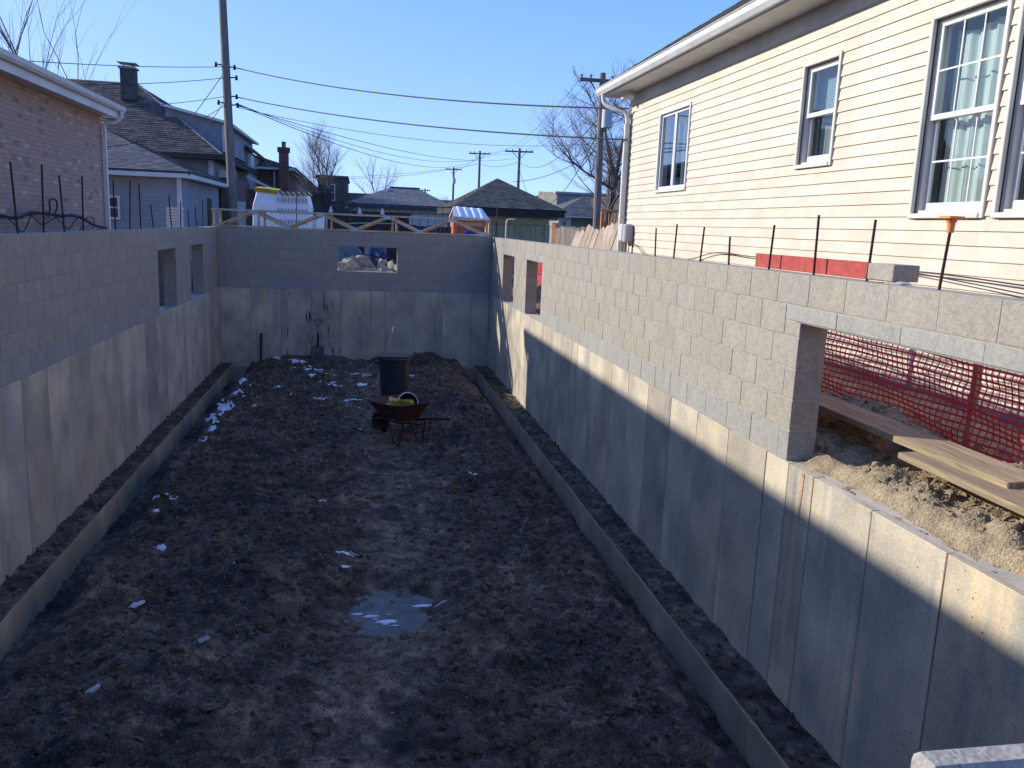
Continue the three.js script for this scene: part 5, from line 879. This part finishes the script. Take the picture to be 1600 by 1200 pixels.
{ // scaffold planks outside the wide opening
  const pw = [M_wood(0.34, 0.265, 0.165, { bumpMap: T_wood, bumpScale: 0.004 }), M_wood(0.38, 0.295, 0.185, { bumpMap: T_wood, bumpScale: 0.004 })];
  const a = one('plank', grain(cbox(0.28, 0.042, 3.2, 0.006), 'z'), pw[1], 'wide weathered plank lying uppermost on the clay outside the opening', 'plank', null, [3.445, -0.985, -5.28]); a.rotation.set(0.01, 0.01, 0.02);
  const b = one('plank', grain(cbox(0.26, 0.04, 2.6, 0.006), 'z'), pw[0], 'weathered plank half covered by the wider plank on the clay', 'plank', null, [3.29, -1.035, -3.12]); b.rotation.set(0.0, -0.03, 0.03);
}

// ================================================================ TOOLS IN THE PIT
{ // wheelbarrow
  const t = thing('wheelbarrow', 'rusty red steel wheelbarrow standing on the pit floor', 'wheelbarrow', null, [0.55, pitH(0.55, -11.4) - 0.01, -11.45]); t.rotation.y = 2.2; t.scale.setScalar(0.88);
  const rust = mat(0.17, 0.088, 0.068, { map: T_rust, roughness: 0.8 }), dk = mat(0.07, 0.045, 0.04, { map: T_rust, roughness: 0.8 });
  // tray: local +x is forward (wheel), tray floor at 0.40
  const top = [[0.52, 0.62, 0.12], [0.40, 0.63, 0.33], [-0.36, 0.66, 0.33], [-0.44, 0.67, 0.22]], bot = [[0.24, 0.40, 0.08], [0.20, 0.39, 0.19], [-0.24, 0.38, 0.19], [-0.28, 0.38, 0.14]];
  const ringOf = (L) => [...L.map(([x, y, z]) => V(x, y, z)), ...L.slice().reverse().map(([x, y, z]) => V(x, y, -z))], TR = ringOf(top), BR = ringOf(bot), pos = [], n = TR.length, ins = 0.006, TI = TR.map((p) => p.clone().add(V(-Math.sign(p.x) * ins, 0, -Math.sign(p.z) * ins))), BI = BR.map((p) => p.clone().add(V(-Math.sign(p.x) * ins, ins, -Math.sign(p.z) * ins)));
  const T = (...v) => v.forEach((p) => pos.push(p.x, p.y, p.z));
  for (let i = 0; i < n; i++) { const j = (i + 1) % n; T(TR[i], BR[i], BR[j]); T(TR[i], BR[j], TR[j]); T(TI[i], BI[j], BI[i]); T(TI[i], TI[j], BI[j]); T(TR[i], TR[j], TI[j]); T(TR[i], TI[j], TI[i]); }
  for (let i = 1; i < n - 1; i++) { T(BR[0], BR[i + 1], BR[i]); T(BI[0], BI[i], BI[i + 1]); }
  const tray = part(t, 'tray', fromTris(pos), rust); part(tray, 'rolled_rim', tube([...TR, TR[0]], 0.011, 60, 6), rust);
  for (const s of [-1, 1]) {
    part(t, 'handle', tube([V(0.62, 0.24, s * 0.05), V(0.3, 0.33, s * 0.14), V(-0.2, 0.36, s * 0.2), V(-0.62, 0.44, s * 0.26), V(-0.86, 0.47, s * 0.28)], 0.018, 24, 8), dk);
    part(t, 'leg', tube([V(0.02, 0.36, s * 0.2), V(-0.16, 0.04, s * 0.23), V(-0.22, 0.0, s * 0.23), V(-0.28, 0.04, s * 0.23), V(-0.36, 0.38, s * 0.22)], 0.016, 24, 8), rust);
    part(t, 'wheel_fork', bar(V(0.30, 0.34, s * 0.13), V(0.50, 0.19, s * 0.06), 0.02, 0.035), dk);
  }
  part(t, 'leg_brace', bar(V(-0.22, 0.16, -0.22), V(-0.22, 0.16, 0.22), 0.03, 0.03), rust); part(t, 'leg_brace', bar(V(-0.22, 0.16, -0.22), V(-0.22, 0.37, 0.2), 0.012, 0.02), dk);
  const w = part(t, 'wheel', new THREE.TorusGeometry(0.155, 0.045, 10, 28).toNonIndexed(), mat(0.02, 0.02, 0.02)); w.position.set(0.5, 0.2, 0); part(w, 'rim', (() => { const g = rod(V(0, 0, -0.03), V(0, 0, 0.03), 0.11, 0.11, 16); return g; })(), rust);
  const loc = (x, y, z) => { t.updateMatrixWorld(true); return V(x, y, z).applyMatrix4(t.matrixWorld); };
  const p1 = loc(-0.02, 0.50, 0.08), y = thing('yellow_sack', 'crumpled yellow bag lying in the wheelbarrow', 'bag', null, [p1.x - 0.05, p1.y + 0.06, p1.z + 0.04]);
  const sg = new THREE.BoxGeometry(0.34, 0.17, 0.2, 10, 6, 6), sp = sg.attributes.position; for (let i = 0; i < sp.count; i++) { const v = V(0, 0, 0).fromBufferAttribute(sp, i); const k = (fbm(v.x * 14 + 3, v.y * 14 + v.z * 9, 3, 811) - 0.5) * 0.05; sp.setXYZ(i, v.x + k, v.y + k * 0.9 - v.x * 0.10, v.z + k); } part(y, 'sack', buv(sg), mat(0.62, 0.50, 0.03, { roughness: 0.6, map: T_grit })); part(y, 'tag', slab([V(-0.21, -0.06, 0.11), V(-0.15, -0.07, 0.115), V(-0.16, 0.05, 0.10), V(-0.2, 0.06, 0.09)], 0.006), M_white);
  const p2 = loc(0.12, 0.50, -0.02), bk = thing('black_bucket', 'black bucket with pale rim tipped in the wheelbarrow', 'bucket', null, [p2.x + 0.16, p2.y + 0.05, p2.z - 0.04]); bk.rotation.set(1.15, 0, -0.25);
  part(bk, 'shell', new THREE.LatheGeometry([[0, -0.10], [.115, -0.10], [.145, 0.13], [.14, 0.13], [.11, -0.09], [0, -0.09]].map((p) => new THREE.Vector2(...p)), 28).toNonIndexed(), mat(0.02, 0.02, 0.022)); const rim = part(bk, 'rim', new THREE.TorusGeometry(0.143, 0.009, 8, 32).toNonIndexed(), mat(0.5, 0.5, 0.5)); rim.rotation.x = Math.PI / 2; rim.position.y = 0.13;
}
{ // barrel, sticks, tools at the cross wall
  const by = pitH(0.56, -13.5) - 0.02, b = thing('trash_barrel', 'tall black plastic trash barrel filled with scraps on the pit floor', 'barrel', null, [0.56, by, -13.6]);
  part(b, 'shell', new THREE.LatheGeometry([[0, 0], [.2, 0], [.21, .02], [.255, .70], [.275, .71], [.275, .74], [.25, .745], [.235, .70], [.2, .08], [0, .08]].map((p) => new THREE.Vector2(...p)), 32).toNonIndexed(), mat(0.022, 0.026, 0.03, { roughness: 0.5 }));
  for (const s of [-1, 1]) part(b, 'grip', tube([V(s * .255, .62, -.08), V(s * .31, .64, -.05), V(s * .31, .64, .05), V(s * .255, .62, .08)], 0.012, 14, 6), mat(0.03, 0.033, 0.036));
  for (let i = 0; i < 9; i++) { const z = -0.2 + i * 0.05, l = Math.sqrt(0.06 - Math.min(0.055, z * z)) + 0.06; const o = one('scrap_lath', swapUV(cbox(2 * l, 0.016, 0.03, 0.003)), M_wood(rr(.12, .22), rr(.11, .18), rr(.09, .14)), 'short dark lath laid across the trash barrel mouth', 'lath', 'laths across the barrel', [0.56 + rr(-.03, .03), by + 0.762 + rr(0, 0.004), -13.6 + z]); o.rotation.y = rr(-.15, .15); }
  const h = thing('long_handle_tool', 'long-handled tool stuck in the soil behind the trash barrel', 'tool', null, [0.28, pitH(0.28, -15) - 0.02, -15]); part(h, 'shaft', swapUV(buv(rod(V(-0.01, 0, 0), V(0.33, 1.10, -0.35), 0.017, 0.015, 8))), M_wood(0.42, 0.34, 0.25)); part(h, 'tool_head', bar(V(-0.12, 0.01, 0.02), V(0.10, 0.01, 0.02), 0.05, 0.03), M_steel);
  const s = thing('shovel', 'square-bladed shovel with D-grip leaning on the cross wall', 'shovel', null, [-0.86, pitH(-0.86, -17.8) - 0.03, -17.82]);
  const ym = s.position.y, top = -1.84 - ym; part(s, 'shaft', swapUV(buv(rod(V(0, 0.26, -0.05), V(0.01, top - 0.12, -0.14), 0.018, 0.018, 8))), M_wood(0.30, 0.24, 0.18)); part(s, 'socket', rod(V(0, 0.24, -0.045), V(0.003, 0.52, -0.075), 0.026, 0.021, 8), M_steel);
  part(s, 'blade', slab([V(-0.12, -0.05, 0.03), V(0.12, -0.05, 0.03), V(0.125, 0.22, -0.03), V(0.06, 0.26, -0.045), V(-0.06, 0.26, -0.045), V(-0.125, 0.22, -0.03)], 0.012), mat(0.15, 0.14, 0.135, { map: T_grit, roughness: 0.7, metalness: 0.3 }));
  part(s, 'grip', tube([V(0.01, top - 0.12, -0.14), V(-0.055, top - 0.06, -0.145), V(-0.06, top, -0.15), V(0.08, top, -0.15), V(0.075, top - 0.06, -0.145), V(0.012, top - 0.12, -0.14)], 0.012, 30, 6), mat(0.16, 0.16, 0.17));
  one('steel_bar', bar(V(0, 0, 0), V(0.01, 0.66, -0.10), 0.05, 0.02), mat(0.04, 0.038, 0.036), 'short dark steel bar leaning on the cross wall beside the footing', 'steel bar', null, [-2.02, -2.80, -17.86]);
}
// scraps and stones on the pit floor
for (const [x, z, s, c, lb] of [[-1.66, -6.35, .07, [.62, .62, .66], 'torn scrap of white plastic on the soil beside the tan footing'], [-1.05, -5.55, .055, [.4, .38, .35], 'pale splinter of board lying on the near soil'], [-1.55, -4.95, .04, [.5, .5, .52], 'small white scrap in the soil at the near corner of the pit']])
  { const o = one('scrap', lump(60 + Math.round(s * 300), 2, 0.8), mat(...c.map((v) => v * 0.75)), lb, 'scrap', null, [x, pitH(x, z) + 0.012, z]); o.scale.set(s, 0.012, s * 0.45); o.rotation.set(0.1, 0.7, 0.15); }
for (const [x, z, s, lb] of [[0.83, -5.75, .055, 'brown fist-sized stone beside the frozen puddle'], [0.36, -5.62, .05, 'rounded stone half frozen into the puddle edge'], [-1.45, -5.9, .05, 'flat angular stone near the torn plastic scrap'], [-0.85, -4.75, .05, 'squarish stone in the near pit soil'], [1.45, -6.9, .05, 'dark stone in the soil beside the grey footing trench']])
  { const o = one('stone', lump(50 + Math.round(s * 100 + x * 7), 1, 0.8), M_grit(0.16, 0.125, 0.09), lb, 'stone', null, [x, pitH(x, z) + s * 0.35, z]); o.scale.set(s * 1.0, s * 0.8, s * 0.8); }

scene.traverse((o) => { if (o.isMesh) { o.castShadow = true; o.receiveShadow = true; } });
renderer.render(scene, camera);
